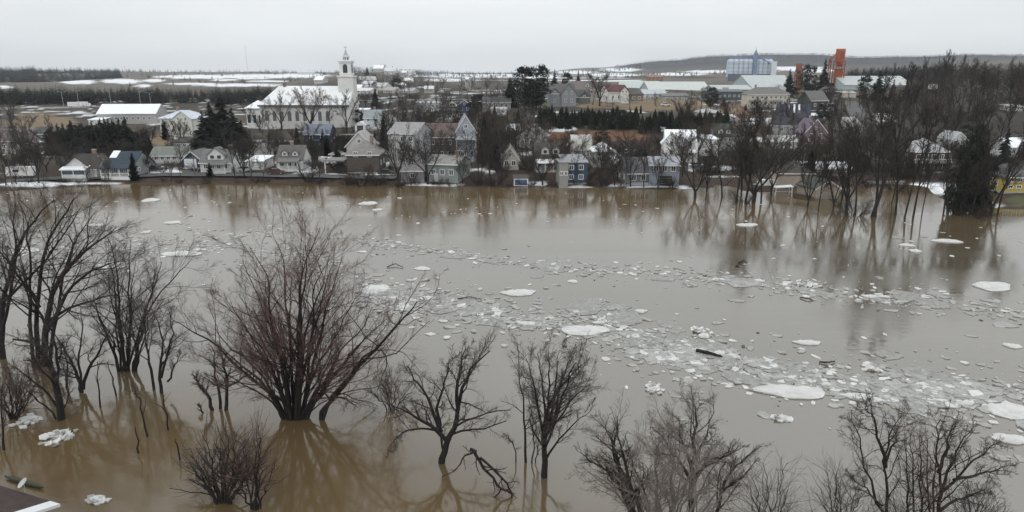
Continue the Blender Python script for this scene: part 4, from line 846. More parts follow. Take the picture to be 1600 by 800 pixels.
guard("guard rail along the highway above the brown field", [(70,171.5),(140,170)], 1.2)
guard("low guard rail on the flooded road right of the snow roofed long house", [(1352,289),(1412,289)], 1.0)
guard("white picket rail on the snowy shore beside the dark grey house", [(985,291.5),(1012,291.5)], .9)
def sign():
    p = atY(1457, 140, 340); root = thing('white_billboard', "white blank board on posts in the right hillside woods", 'sign board', p)
    MB().box(-2.2, 2.2, -.08, .08, .2, 2.6, mat('board_white', (.66,.66,.66), .6)).build('board', root); f = MB()
    for x in (-1.7, 1.7): f.box(x-.1, x+.1, .09, .25, -8, 2.5, M_WOOD)
    f.build('posts', root)
sign()
# ---- nearest roof, bottom left
def near_roof():
    z = 3.4
    def onz(px, py):
        u, dy, dz = ray(px, py); t = (z-CH)/dz; return np.array((u*t, dy*t, z))
    C, A = onz(93, 787), onz(-70, 737); e = (A-C)[:2]; L = np.linalg.norm(e); th = math.atan2(e[1], e[0])
    root = thing('riverside_house', "dark red shingled roof with white edge at the photo's bottom left corner", 'house', (C[0], C[1], 0), th)
    rm = mat('red_shingle', (.042, .026, .023), .85, .4, 2.2, bump=.5); dp = 6.0; up = 1.7
    v = [(.75,0,z-.18),(L+4,0,z-.18),(L+4,dp,z+up-.18),(.75,dp,z+up-.18),(.75,0,z),(L+4,0,z),(L+4,dp,z+up),(.75,dp,z+up)]
    f = [(0,3,2,1),(4,5,6,7),(0,1,5,4),(1,2,6,5),(2,3,7,6),(3,0,4,7)]
    MB().add(v, f, rm).build('roof', root)
    w = [((-.05 if x < 1 else .745), y, q) for x, y, q in v]
    MB().add(w, f, mat('white_flashing', (.72,.73,.75), .4, .08)).build('rake_flashing', root)
    MB().box(.6, L+3.5, .5, dp*2, -2, z-.2, siding((.42,.41,.39))).build('wall', root)
    d = thing('satellite_dish', "small grey satellite dish on the dark red roof's edge", 'satellite dish', (C[0]+e[0]/L*3.0, C[1]+e[1]/L*3.0+.15, z-.1), th)
    MB().tube((0,0,-.4),(0,0,.55),.04,.04,M_STEEL,6).build('mount', d)
    ds = MB(); ds.lathe([(.02,0),(.2,.03),(.3,.08),(.32,.085),(.2,.05),(.03,.03)], mat('dish_grey', (.42,.42,.42), .5)); o = ds.build('dish', d); o.location = (0,0,.6); o.rotation_euler = (R(-35), R(20), 0)
    c = thing('floating_beam', "thin mossy green beam floating along the dark red roof's edge", 'beam', at(38, 756, True), th)
    c.location.z = .12
    h = MB(); ks = 11; pr = []
    for k in range(ks):
        x = -1.9+3.8*k/(ks-1); b_ = .17*math.sqrt(max(.02, 1-(x/1.95)**2)); zz = .16-.05*abs(x/1.9)**3
        pr += [(x,-b_,0),(x,-b_*.7,zz*.75),(x,0,zz),(x,b_*.7,zz*.75),(x,b_,0)]
    h.add(pr, [(k*5+q, k*5+q+1, (k+1)*5+q+1, (k+1)*5+q) for k in range(ks-1) for q in range(4)], mat('mossy_wood', (.035,.045,.026), .7, .4)); h.build('hull', c)
near_roof()
# ------------------------------------------------------------------ trees
def unit(a):
    l = math.sqrt(a[0]*a[0]+a[1]*a[1]+a[2]*a[2]) or 1e-9; return (a[0]/l, a[1]/l, a[2]/l)
class Tree:
    def __init__(s, seed, lv, stop=9): s.r = random.Random(seed); s.lv = lv; s.out = []
    def path(s, p, d, L, n, wander, trop):
        g = s.r.gauss; pts = [p]; st = L/(n-1)
        for i in range(n-1):
            d = unit((d[0]+g(0, wander), d[1]+g(0, wander), d[2]+g(0, wander)+trop)); p = (p[0]+d[0]*st, p[1]+d[1]*st, p[2]+d[2]*st); pts.append(p)
        return pts
    def branch(s, pts, r0, r1, lvl, L):
        s.out.append((lvl, pts, r0, r1))
        if lvl >= len(s.lv): return
        P = s.lv[lvl]; rr = s.r; n = len(pts)
        cnt = P['n']*(.75+.5*rr.random()); k = int(cnt)+(rr.random() < cnt % 1)
        for i in range(k):
            t = P.get('start', .25)+(1-P.get('start', .25))*((i+rr.random())/max(k, 1)); f = min(t*(n-1), n-1.001); j = int(f); f -= j
            a, b = pts[j], pts[j+1]; p = (a[0]+(b[0]-a[0])*f, a[1]+(b[1]-a[1])*f, a[2]+(b[2]-a[2])*f); tg = unit((b[0]-a[0], b[1]-a[1], b[2]-a[2]))
            q = (rr.gauss(0, 1), rr.gauss(0, 1), rr.gauss(0, 1)+P.get('bias', 0)); dt = q[0]*tg[0]+q[1]*tg[1]+q[2]*tg[2]
            q = unit((q[0]-tg[0]*dt, q[1]-tg[1]*dt, q[2]-tg[2]*dt)); an = R(P['ang'])*(.7+.6*rr.random()); c, sn = math.cos(an), math.sin(an)
            d = (tg[0]*c+q[0]*sn, tg[1]*c+q[1]*sn, tg[2]*c+q[2]*sn)
            l2 = L*P['len']*(1.15-.65*t)*(.7+.6*rr.random()); rb = r0+(r1-r0)*t; q0 = max(P.get('rmin', .006), rb*P.get('rr', .55))
            s.branch(s.path(p, d, l2, P.get('m', 5), P.get('w', .15), P.get('trop', .05)), q0, max(P.get('rmin', .006)*.6, q0*.35), lvl+1, l2)
        return s
def tubes(name, polys, mats, sides, loc=(0, 0, 0), thick=1.0):
    """one mesh from many tapering polylines (lvl, pts, r0, r1)"""
    Vs, Fs, off = [], [], 0; by = {}
    for lvl, pts, r0, r1 in polys: by.setdefault((len(pts), sides(lvl)), []).append((pts, r0, r1))
    for (n, k), L in by.items():
        P = np.array([l[0] for l in L], float)-np.array(loc); r0 = np.array([l[1] for l in L]); r1 = np.array([l[2] for l in L]); m = len(L)
        T = np.gradient(P, axis=1); T /= np.maximum(np.linalg.norm(T, axis=2, keepdims=True), 1e-9)
        ref = np.where(np.abs(T[:, :1, 2:3]) > .8, np.array([1., 0, 0]), np.array([0, 0, 1.])); A = np.cross(T, np.broadcast_to(ref, T.shape)); A /= np.maximum(np.linalg.norm(A, axis=2, keepdims=True), 1e-9); B = np.cross(T, A)
        rad = (r0[:, None]+(r1-r0)[:, None]*np.linspace(0, 1, n)[None])*thick; an = np.arange(k)*2*math.pi/k
        V = P[:, :, None]+rad[..., None, None]*(np.cos(an)[None, None, :, None]*A[:, :, None]+np.sin(an)[None, None, :, None]*B[:, :, None])
        Vs.append(V.reshape(-1, 3)); b = off+np.arange(m)[:, None, None]*n*k+np.arange(n-1)[None, :, None]*k; i = np.arange(k)[None, None]; j = (np.arange(k)+1)[None, None] % k
        Fs.append(np.stack([b+i, b+j, b+k+j, b+k+i], -1).reshape(-1, 4)); off += m*n*k
    return npmesh(name, np.concatenate(Vs), np.concatenate(Fs), mats)
SIDES = lambda l: (8, 6, 4, 3, 3, 3)[l]
def big_tree(name, label, px, py, stems, lv, seed, y=None, bark=M_BARK, twig=M_TWIG, cat='tree', trunk_lv=1, group='bare trees standing in the near floodwater', depthvar=.35, sub=None):
    """stems: polylines of (px, py, depth offset in metres) with base and tip radius, traced at the tree's own distance"""
    b = at(px, py, True) if y is None else (atY(px, py, y)[0], y, 0.0); y = b[1]
    root = thing(name, label, cat, (b[0], b[1], 0), 0, group); T = Tree(seed, lv)
    for st in stems:
        pts, r0, r1 = st[0], st[1], st[2]; P = []
        n = len(pts); dv = T.r.uniform(-1, 1)
        for i, q in enumerate(pts):
            dy = q[2] if len(q) > 2 else dv*depthvar*i*1.2
            P.append(atY(q[0], q[1], y+dy))
        # smooth resample
        P = np.array(P); m = max(7, 2*n+1); t = np.linspace(0, n-1, m); Q = np.stack([np.interp(t, range(n), P[:, c]) for c in range(3)], 1)
        Q[1:-1] = .5*Q[1:-1]+.25*(Q[:-2]+Q[2:]); Q[1:-1] += np.array([[T.r.gauss(0, .06) for _ in range(3)] for _ in range(m-2)])
        if len(st) > 3 and st[3] == 'root': Q[0][2] = min(Q[0][2], -.6)
        L = float(np.sum(np.linalg.norm(np.diff(Q, axis=0), axis=1))); T.branch([tuple(q) for q in Q], r0, r1, 0 if len(st) < 5 else st[4], L)
    tr = [o for o in T.out if o[0] <= trunk_lv]; tw = [o for o in T.out if o[0] > trunk_lv]
    link('trunk', tubes('trunk', tr, [bark], SIDES, (b[0], b[1], 0)), root)
    if tw: link('crown', tubes('crown', tw, [twig], SIDES, (b[0], b[1], 0)), root)
    return root
def fan(px, py, n, spread, top, r0, rnd, tip=.02, ybase=0.0, curve=.25, d=3.0, jit=14):
    """n stems fanning from one base to a crown outline"""
    out = []
    for i in range(n):
        a = -1+2*(i+.5)/n+rnd.uniform(-.08, .08); tx = px+a*spread+rnd.uniform(-jit, jit); h = (py-top)*(1-.46*abs(a)**1.7)*(.72+.32*rnd.random()); dd = rnd.uniform(-d, d)
        bx = px+a*r0*90; pts = []
        for k in range(6):
            t = k/5; xx = bx+(tx-bx)*(t**(1+curve)); kink = rnd.uniform(-1, 1)*k*3.4; pts.append((xx+kink*spread/150, py-h*(t**(1-curve*.35))+rnd.uniform(-1, 1)*k*.8, dd*t+rnd.uniform(-.12, .12)*k))
        out.append((pts, r0*(.75+.4*rnd.random()), tip, 'root'))
    return out
L_BIG = [dict(n=11, len=.40, ang=38, w=.21, trop=.05, start=.16, rr=.45, rmin=.013, m=6), dict(n=8, len=.42, ang=36, w=.19, trop=.06, start=.2, rr=.45, rmin=.008), dict(n=12, len=.52, ang=42, w=.25, trop=.04, start=.12, rr=.6, rmin=.0048, m=4)]
L_MED = [dict(n=10, len=.38, ang=42, w=.16, trop=.03, start=.25, rr=.45, rmin=.012, m=6), dict(n=10, len=.42, ang=42, w=.2, trop=.03, start=.15, rr=.45, rmin=.0075), dict(n=11, len=.5, ang=42, w=.26, trop=.02, start=.1, rr=.6, rmin=.0046, m=4)]
L_THIN = [dict(n=13, len=.24, ang=40, w=.17, trop=.06, start=.25, rr=.5, rmin=.010), dict(n=8, len=.45, ang=38, w=.22, trop=.04, start=.1, rr=.6, rmin=.005, m=4), dict(n=4, len=.5, ang=38, w=.22, trop=.04, start=.1, rr=.6, rmin=.004, m=4)]
L_SHRUB = [dict(n=10, len=.45, ang=34, w=.18, trop=.05, start=.2, rr=.5, rmin=.008), dict(n=9, len=.5, ang=38, w=.2, trop=.04, start=.1, rr=.6, rmin=.005, m=4)]
q = random.Random(3)
big_tree('willow_tree', "largest bare tree, many dark stems fanning from one base in floodwater", 462, 655, fan(462, 658, 20, 150, 350, .16, q, .014, curve=.2, d=4.5)+fan(462, 657, 8, 185, 465, .08, q, .012, curve=.1, d=5)+
   [([(500,650),(560,590),(640,505),(715,440),(760,425)][:1]+[(505,640,0),(560,575,-1),(610,520,-1.5),(640,487,-2),(652,470,-2)], .2, .03, 'root'), ([(480,650,0),(400,600,.5),(340,540,1),(300,515,1.4),(270,500,1.5)], .14, .02, 'root'), ([(500,645,0),(545,585,-1.5),(585,540,-2),(612,560,-2.2),(590,610,-2.4)], .12, .02, 'root')], L_BIG, 11, twig=M_TWIGR)
big_tree('bare_tree', "leaning bare tree at the left edge with crown reaching out of frame", 8, 560, [([(4,562,0),(2,500,0),(10,440,.5),(30,380,1),(60,330,1.5),(85,312,2)], .30, .03, 'root'), ([(2,520,0),(18,450,-1),(25,400,-1.5),(20,350,-2),(25,315,-2)], .17, .02), ([(-2,540,0),(-30,470,1),(-60,400,1),(-70,340,1)], .2, .02), ([(8,470,0),(55,425,-.5),(85,390,-1),(110,350,-1),(130,318,-1.5)], .14, .02),
   ([(5,505,0),(-10,420,2),(-18,360,2),(-5,320,3)], .15, .02)], L_MED, 21)
big_tree('bare_tree', "tall many stemmed bare tree with long arms arching to the right", 66, 572, [([(66,575,0),(72,500,0),(85,440,0),(120,400,1),(160,372,1.5),(182,355,2)], .32, .03, 'root'), ([(60,575,0),(58,500,.5),(62,430,1),(75,370,1),(105,330,1.5),(115,310,2)], .24, .03, 'root'), ([(72,520,0),(95,470,-1),(130,430,-1),(165,412,-2),(200,405,-2)], .2, .02),
   ([(75,575,0),(85,500,1),(100,430,1.5),(112,380,2),(150,330,2.5)], .2, .02, 'root'), ([(52,575,0),(45,480,-.5),(48,420,-1),(40,360,-1.5),(50,330,-1.5)], .18, .02, 'root'), ([(78,500,0),(120,475,-1),(165,462,-1.5),(205,462,-2)], .15, .02), ([(62,480,0),(30,430,-1),(5,400,-1.5),(-15,380,-2)], .15, .02)], L_BIG, 23)
big_tree('bare_tree', "short dark leaning trunk with broken side stems near the left white ice", 96, 655, [([(96,657,0),(88,610,0),(80,565,.3),(60,535,.6),(20,530,1)], .30, .07, 'root'), ([(92,640,0),(70,610,-.5),(40,585,-1),(20,572,-1.2)], .10, .03), ([(88,610,0),(92,570,.5),(84,520,.8),(80,470,1.2)], .16, .02), ([(96,650,0),(106,620,-.3),(104,590,-.4)], .07, .03)], L_MED, 25)
big_tree('bare_tree', "small forked dark tree with two upswept arms left of the V tree", 130, 612, [([(130,614,0),(124,595,0),(112,570,.3),(104,545,.4),(84,520,.7)], .19, .03, 'root'), ([(130,608,0),(136,580,0),(150,558,-.3),(160,538,-.5),(172,515,-.8)], .17, .03), ([(126,600,0),(122,560,.5),(130,520,.6),(126,480,.8)], .12, .02), ([(104,612,.8),(106,580,.8),(100,550,1)], .12, .03, 'root')], L_MED, 27)
big_tree('bare_tree', "slender V forked tree standing right of the long armed tree", 198, 580, fan(199, 582, 9, 62, 362, .15, q, .02, curve=.1, d=2.5)+[([(200,575,0),(215,520,0),(240,470,.5),(275,430,1),(300,405,1)], .12, .02)], L_BIG, 29)
big_tree('bare_tree', "low tangled tree right of the slender V forked tree", 250, 614, [([(252,617,0),(248,585,0),(256,550,.3),(250,510,.5),(235,480,.8)], .16, .02, 'root'), ([(238,590,.6),(232,560,.6),(228,520,.8),(222,490,1)], .13, .02, 'root'), ([(262,596,0),(272,572,-.3),(284,550,-.5)], .10, .02), ([(252,590,0),(262,550,-.6),(272,515,-1),(262,480,-1)], .12, .02)], L_MED, 31)
big_tree('bare_tree', "three crooked dark stems rising from water beside the largest tree", 345, 640, [([(336,645,0),(322,615,0),(312,598,.2),(300,585,.3)], .17, .04, 'root'), ([(344,645,.2),(340,600,.2),(336,570,.3),(330,540,.4)], .14, .03, 'root'), ([(352,648,0),(355,600,0),(352,570,0),(342,545,.2)], .17, .03, 'root'), ([(355,605,0),(375,592,-.3),(395,585,-.5)], .09, .03), ([(322,652,-.5),(313,636,-.5),(308,632,-.4)], .09, .03, 'root')], L_THIN, 33)
big_tree('shrubby_tree', "small round crowned dark tree at the bottom edge left of centre", 349, 786, fan(349, 788, 15, 66, 668, .10, q, .012, curve=.05, d=2.2), L_SHRUB, 35, twig=M_TWIG)
big_tree('shrubby_tree', "reddish thin twigged tree just right of the round crowned dark tree", 396, 796, fan(398, 798, 8, 34, 658, .07, q, .012, curve=.05, d=2.0), L_SHRUB, 37, twig=M_TWIGR)
big_tree('bare_tree', "spreading forked tree with leaning trunk in the middle of the foreground", 690, 723, [([(689,726,0),(694,702,0),(708,672,0),(716,640,.2),(722,600,.5),(742,570,.8),(766,548,1)], .26, .03, 'root'), ([(700,690,0),(680,668,-.2),(650,652,-.5),(630,640,-.6),(606,630,-.8)], .17, .02), ([(690,675,0),(672,640,.3),(660,610,.5),(645,585,.8),(636,572,1)], .14, .02), ([(716,640,0),(712,600,-.5),(720,570,-.8),(728,545,-1)], .15, .02), ([(685,670,0),(684,625,.8),(698,590,1),(702,560,1.2)], .13, .02), ([(694,715,0),(688,690,.3),(690,660,.5),(676,630,.6)], .10, .02), ([(680,672,0),(650,668,-.5),(622,680,-.8),(606,700,-1)], .09, .015)], L_MED, 39)
big_tree('fallen_limb', "broken limb bent down into the water right of the forked tree", 798, 775, [([(735,702,0),(748,712,0),(762,740,0),(780,762,.0),(800,772,0)], .12, .06), ([(745,704,0),(725,715,-.2),(710,735,-.3),(690,745,-.3)], .07, .02), ([(750,715,0),(775,735,-.2),(796,760,-.2),(800,778,-.2)], .09, .05), ([(782,765,0),(770,782,-.2),(762,792,-.2)], .06, .02)], [dict(n=6, len=.3, ang=50, w=.2, trop=.0, start=.1, rr=.5, rmin=.012), dict(n=5, len=.5, ang=40, w=.2, start=.1, rr=.6, rmin=.007, m=4)], 41, cat='fallen branch')
big_tree('bare_tree', "bushy brown tree with leaning trunk right of the centre sapling", 849, 745, [([(850,748,0),(852,715,0),(848,680,0),(850,640,.2),(880,600,.5),(910,570,.8)], .24, .02, 'root')]+[([(850,700-k*3,0),(848+k*5,670-k*5,.1),(840+k*9,630-k*6,dd*.5),(830+k*14,585-k*4,dd),(822+k*17,548-(k*(4-k)*3)+12,dd*1.2)], .12, .015) for k, dd in enumerate((-.8, .9, -1.2, .6, 1.3, -.5))]+[([(852,720,0),(870,690,.5),(900,660,.8),(925,640,1)], .09, .015), ([(850,705,0),(862,670,-1),(895,620,-1.5),(922,600,-2)], .10, .015)], L_MED, 43, twig=M_TWIG)
big_tree('sapling', "thin straight sapling left of the bushy brown tree", 822, 722, [([(822,724,0),(820,680,0),(818,640,0),(812,590,0),(808,535,0)], .10, .015, 'root'), ([(830,726,0),(834,690,0),(832,650,0),(826,610,0)], .06, .012, 'root'), ([(838,728,0),(842,700,0),(838,665,.3)], .05, .012, 'root'), ([(806,716,0),(800,690,0),(790,680,0)], .05, .012, 'root')], L_THIN, 45)
big_tree('bare_tree', "dark bundle of leaning straight stems at the bottom edge right of centre", 1000, 860, [([(998,862,0),(985,800,0),(972,740,0),(958,690,.3),(945,662,.5)], .22, .02, 'root'), ([(1004,862,0),(994,800,.4),(980,750,.5),(962,710,.6),(930,680,.8)], .17, .02, 'root'), ([(1008,862,0),(1000,800,-.4),(978,730,-.5),(968,690,-.5),(964,650,-.5)], .15, .02, 'root'), ([(985,795,0),(960,750,.5),(930,720,.8),(905,706,1)], .10, .015)], L_THIN, 47)
big_tree('bare_tree', "wide pale twigged tree at the bottom edge in front of open water", 1030, 862, fan(1040, 864, 15, 125, 632, .10, q, .016, curve=.1, d=4), L_MED, 49, bark=mat('pale_bark', (.16,.14,.12), .95, .3, 2.0), twig=M_TWIGP)
big_tree('bare_tree', "dark crowned tree rising behind the wide pale twigged tree", 1076, 835, [([(1076,838,0),(1082,780,0),(1086,730,0),(1082,690,.4),(1090,650,.6),(1082,632,.8)], .2, .02, 'root'), ([(1084,755,0),(1100,725,-.4),(1130,712,-.6),(1158,700,-.8)], .13, .02), ([(1086,720,0),(1100,690,.5),(1108,660,.6)], .11, .015), ([(1082,760,0),(1060,720,.6),(1040,690,.8),(1020,670,1)], .12, .015), ([(1083,735,0),(1066,690,-.6),(1060,650,-.9)], .1, .015)], L_MED, 51)
big_tree('bare_tree', "thin dark tree with pale arms leaning right beside the wide pale tree", 1108, 855, [([(1108,858,0),(1120,800,0),(1134,748,0),(1152,722,.2),(1190,697,.4)], .13, .02, 'root'), ([(1128,770,0),(1150,755,-.3),(1185,715,-.5)], .08, .015), ([(1124,790,0),(1120,760,.4),(1128,730,.5),(1140,700,.7)], .06, .012)], L_THIN, 53)
big_tree('shrubby_tree', "low pale bush at the bottom edge right of the thin leaning tree", 1206, 852, fan(1206, 854, 10, 42, 715, .045, q, .012, curve=.05, d=2), L_SHRUB, 55, twig=M_TWIGP)
big_tree('shrubby_tree', "low spreading bush left of the three bottom right trees", 1312, 856, fan(1312, 858, 10, 50, 722, .05, q, .012, curve=.08, d=2), L_SHRUB, 57, twig=M_TWIGP)
big_tree('bare_tree', "tall thin stemmed tree, first of the three bottom right trees", 1386, 862, [([(1388,864,0),(1382,800,0),(1384,740,0),(1386,690,.3),(1408,650,.5)], .12, .016, 'root'), ([(1380,800,0),(1362,760,.2),(1348,715,.4),(1340,680,.5),(1330,640,.6)], .08, .015), ([(1384,730,0),(1376,690,-.3),(1366,650,-.5),(1352,636,-.6)], .10, .015), ([(1378,790,0),(1355,765,-.5),(1330,748,-.7)], .07, .012), ([(1385,720,0),(1398,690,.4),(1400,660,.6)], .08, .012)], L_MED, 59, twig=M_TWIG)
big_tree('sapling', "reddish cluster of thin upright saplings between the bottom right trees", 1428, 862, [([(1428+dx,864,dd),(1428+dx*1.1,790,dd),(1426+dx*1.2,730,dd),(1424+dx*1.3,672+abs(dx)*.6,dd)], .08, .012, 'root') for dx, dd in ((-8,0),(0,.6),(10,-.5),(20,.4),(28,0))], L_THIN, 61, twig=M_TWIGR, cat='saplings')
big_tree('bare_tree', "broad V shaped tree, rightmost of the three bottom right trees", 1466, 862, [([(1464,864,0),(1466,810,0),(1470,768,0),(1464,730,.2),(1462,690,.5),(1470,655,.6)], .14, .02, 'root'), ([(1470,770,0),(1500,745,-.2),(1530,715,-.5),(1562,690,-.8)], .09, .015), ([(1470,768,0),(1488,725,.4),(1502,690,.6),(1520,672,.8)], .09, .015), ([(1466,738,0),(1478,700,-.5),(1488,665,-.8)], .11, .015), ([(1490,750,0),(1520,742,.5),(1555,735,.8),(1570,728,1)], .09, .012), ([(1466,800,0),(1490,785,.5),(1520,770,.8),(1540,765,1)], .10, .012)], L_MED, 63, twig=M_TWIG)
big_tree('shrubby_tree', "dark bush at the bottom right under the broad V shaped tree", 1522, 850, fan(1522, 852, 9, 48, 742, .05, q, .01, curve=.05, d=2), L_SHRUB, 65)
big_tree('shrubby_tree', "twiggy bush under the tall thin stemmed tree at bottom right", 1408, 850, fan(1415, 852, 9, 55, 752, .045, q, .01, curve=.05, d=2), L_SHRUB, 67, twig=M_TWIGP)
big_tree('shrubby_tree', "purplish twig thicket at the left edge above the stranded white ice", 22, 655, fan(22, 657, 14, 48, 565, .06, q, .012, curve=.05, d=2.5), L_SHRUB, 69, twig=M_TWIGR)
big_tree('sapling', "pair of thin dark stems in the water at the left edge", 6, 703, [([(6,706,0),(4,670,0),(2,640,0),(4,600,0)], .09, .02, 'root'), ([(2,706,.3),(-6,680,.3),(-14,660,.3)], .07, .02, 'root')], L_THIN, 71)
big_tree('shrubby_tree', "hazy brown twig thicket right of the largest tree's base", 612, 640, fan(612, 642, 10, 40, 575, .05, q, .012, curve=.05, d=2), L_SHRUB, 73, twig=M_TWIG)
for i, (lb, pts) in enumerate((("bent thin sapling in brown water below the slender V forked tree", [(232,682),(222,640),(218,622),(205,600)]), ("dark thin stem in brown water below the low tangled tree", [(264,672),(258,640),(253,610)]), ("straight bare stake poking from the brown water", [(217,708),(214,690),(211,668)]), ("short leaning stake right of the straight bare stake", [(281,718),(278,700),(274,686)]),
     ("thin stem in grey water left of the slender V forked tree", [(156,636),(155,600),(152,565)]), ("second thin stem in grey water, just right of the forked dark tree", [(182,618),(176,590),(168,565)]), ("thin leaning stem beside the short dark leaning trunk", [(90,655),(60,625),(38,605)]))):
    big_tree('sapling', lb, pts[0][0], pts[0][1], [([p+(0,) for p in pts], .075, .03, 'root')], [dict(n=3, len=.3, ang=40, w=.15, rr=.5, rmin=.012)] if i not in (2, 3) else [], 80+i, trunk_lv=1, cat='stem', group=None)

# ---- far bank prototypes
def far_bare(kind, seed):
    """returns (trunk mesh, crown mesh) for a tree 10 m tall"""
    rr = random.Random(seed)
    if kind == 'tall':      # long clear trunks, narrow high crown
        lv = [dict(n=16, len=.30, ang=32, w=.12, trop=.1, start=.3, rr=.5, rmin=.020, m=5), dict(n=9, len=.42, ang=34, w=.16, trop=.08, start=.15, rr=.55, rmin=.015, m=4), dict(n=8, len=.55, ang=36, w=.2, trop=.05, start=.1, rr=.6, rmin=.011, m=3)]
        T = Tree(seed, lv); T.branch(T.path((0, 0, -.6), unit((rr.gauss(0, .05), rr.gauss(0, .05), 1)), 10.2, 9, .045, .05), .115, .02, 0, 10)
    elif kind == 'vase':
        lv = [dict(n=10, len=.42, ang=34, w=.14, trop=.07, start=.25, rr=.5, rmin=.020, m=5), dict(n=8, len=.42, ang=36, w=.18, trop=.06, start=.15, rr=.55, rmin=.015, m=4), dict(n=8, len=.5, ang=38, w=.2, trop=.05, start=.1, rr=.6, rmin=.011, m=3)]
        T = Tree(seed, lv); T.out.append((0, T.path((0, 0, -.6), (0, 0, 1), 2.4, 4, .05, 0),   .19, .15)); n = rr.randint(4, 6)
        for i in range(n):
            a = 2*math.pi*(i+rr.random()*.6)/n; d = unit((math.cos(a)*.5, math.sin(a)*.5, 1)); T.branch(T.path((0, 0, 1.6), d, 8.2*rr.uniform(.8, 1.05), 7, .09, .05), .10, .02, 0, 7)
    elif kind == 'round':
        lv = [dict(n=11, len=.45, ang=50, w=.15, trop=.04, start=.3, rr=.55, rmin=.020, m=5), dict(n=9, len=.5, ang=42, w=.18, trop=.03, start=.15, rr=.55, rmin=.015, m=4), dict(n=9, len=.5, ang=42, w=.2, trop=.02, start=.1, rr=.6, rmin=.011, m=3)]
        T = Tree(seed, lv); T.branch(T.path((0, 0, -.6), (0, 0, 1), 9.0, 8, .07, .05), .15, .03, 0, 10)
    else:                   # bush
        lv = [dict(n=9, len=.45, ang=36, w=.16, trop=.05, start=.15, rr=.55, rmin=.03, m=5), dict(n=8, len=.5, ang=38, w=.2, trop=.03, start=.1, rr=.6, rmin=.018, m=3)]
        T = Tree(seed, lv)
        for i in range(10):
            a = rr.uniform(0, 6.28); d = unit((math.cos(a)*.7, math.sin(a)*.7, 1)); T.branch(T.path((math.cos(a)*.5, math.sin(a)*.5, -.4), d, 9.5*rr.uniform(.7, 1), 6, .1, .03), .12, .03, 0, 8)
    tr = [o for o in T.out if o[0] <= 1]; tw = [o for o in T.out if o[0] > 1]; sd = lambda l: (6, 4, 3, 3)[l]
    return tr, tw, sd
PROT = {}
def bare_proto(kind, v, twig):
    key = (kind, v, twig.name)
    if key not in PROT:
        tr, tw, sd = far_bare(kind, 100+v*7+len(kind)); PROT[key] = (tubes('trunk', tr, [M_BARKF], sd, thick=1.15), tubes('crown', tw, [twig], sd, thick=1.25))
    return PROT[key]
def conifer_mesh(kind, seed):
    """10 m tall; whorls of drooping sprays, each spray a few leaf-like faces"""
    rr = random.Random(seed); V, Fc = [], []
    def tri(a, b, c): V.extend((a, b, c)); Fc.append((len(V)-3, len(V)-2, len(V)-1, len(V)-1))
    if kind in ('spruce', 'young', 'cedar'):
        R0 = {'spruce': 2.3, 'young': 2.6, 'cedar': 1.7}[kind]; z = .9 if kind == 'spruce' else .25; nst = 0
        while z < 9.8:
            t = (z)/10; rad = R0*(1-t)**(.85 if kind != 'cedar' else .55)*rr.uniform(.75, 1.15)+.08; n = max(4, int(9*(1-t)+4))
            for i in range(n):
                a = rr.uniform(0, 6.283); L = rad*rr.uniform(.6, 1.15); ca, sa = math.cos(a), math.sin(a); dr = (-.28 if kind != 'cedar' else .5)*L*rr.uniform(.5, 1.5)
                for k in range(5):
                    f0 = k/5*rr.uniform(.7, 1); f1 = min(1, f0+.5); w = L*.30*(1-f0*.5); o = rr.uniform(-.3, .3)*L*.5
                    b = (ca*L*f0, sa*L*f0, z+dr*f0*f0); e = (ca*L*f1-sa*o, sa*L*f1+ca*o, z+dr*f1*f1-rr.uniform(0, .15))
                    tri((b[0]-sa*w, b[1]+ca*w, b[2]-rr.uniform(0, .15)), (b[0]+sa*w, b[1]-ca*w, b[2]-rr.uniform(0, .15)), e)
                    if k % 2: tri((b[0], b[1], b[2]+w*.5), (b[0], b[1], b[2]-w*.8), e)
            z += rr.uniform(.2, .34)*(1-.45*t)
    else:  # pine: rounded clumps of needles on the upper two thirds
        cl = []
        for i in range(64):
            t = rr.uniform(.1, 1); a = rr.uniform(0, 6.28); rad = 2.7*math.sqrt(max(.02, 1-((t-.55)/.5)**2))*rr.uniform(.45, 1.0); cl.append((math.cos(a)*rad, math.sin(a)*rad, t*9.2, rr.uniform(.6, 1.1)))
        for cx, cy, cz, cr in cl:
            for k in range(46):
                u = unit((rr.gauss(0, 1), rr.gauss(0, 1), rr.gauss(0, .7))); r_ = cr*rr.uniform(.5, 1.1); p = (cx+u[0]*r_, cy+u[1]*r_, cz+u[2]*r_*.7); s = .26
                tri(tuple(p[j]+rr.uniform(-s, s) for j in range(3)), tuple(p[j]+rr.uniform(-s, s) for j in range(3)), tuple(p[j]+rr.uniform(-s, s)+(s*.8 if j == 2 else 0) for j in range(3)))
    return np.array(V), np.array(Fc)[:, :3]
def con_proto(kind, v, m):
    key = (kind, v, m.name)
    if key not in PROT:
        Vv, Ff = conifer_mesh(kind, 300+v*11+len(kind)); T = Tree(v, []); tr = [(0, [(0, 0, -.8), (.02, 0, 3), (0, .03, 6), (0, 0, 9.5)], .16, .03)]
        if kind == 'pine':
            for i in range(9):
                a = i*2.4; z = 3+i*.6; tr.append((1, [(0, 0, z), (math.cos(a)*1, math.sin(a)*1, z+.5), (math.cos(a)*2, math.sin(a)*2, z+1)], .07, .02))
        PROT[key] = (tubes('trunk', tr, [M_BARK], lambda l: 5), npmesh('crown', Vv, Ff, [m]))
    return PROT[key]
PLANTED = []
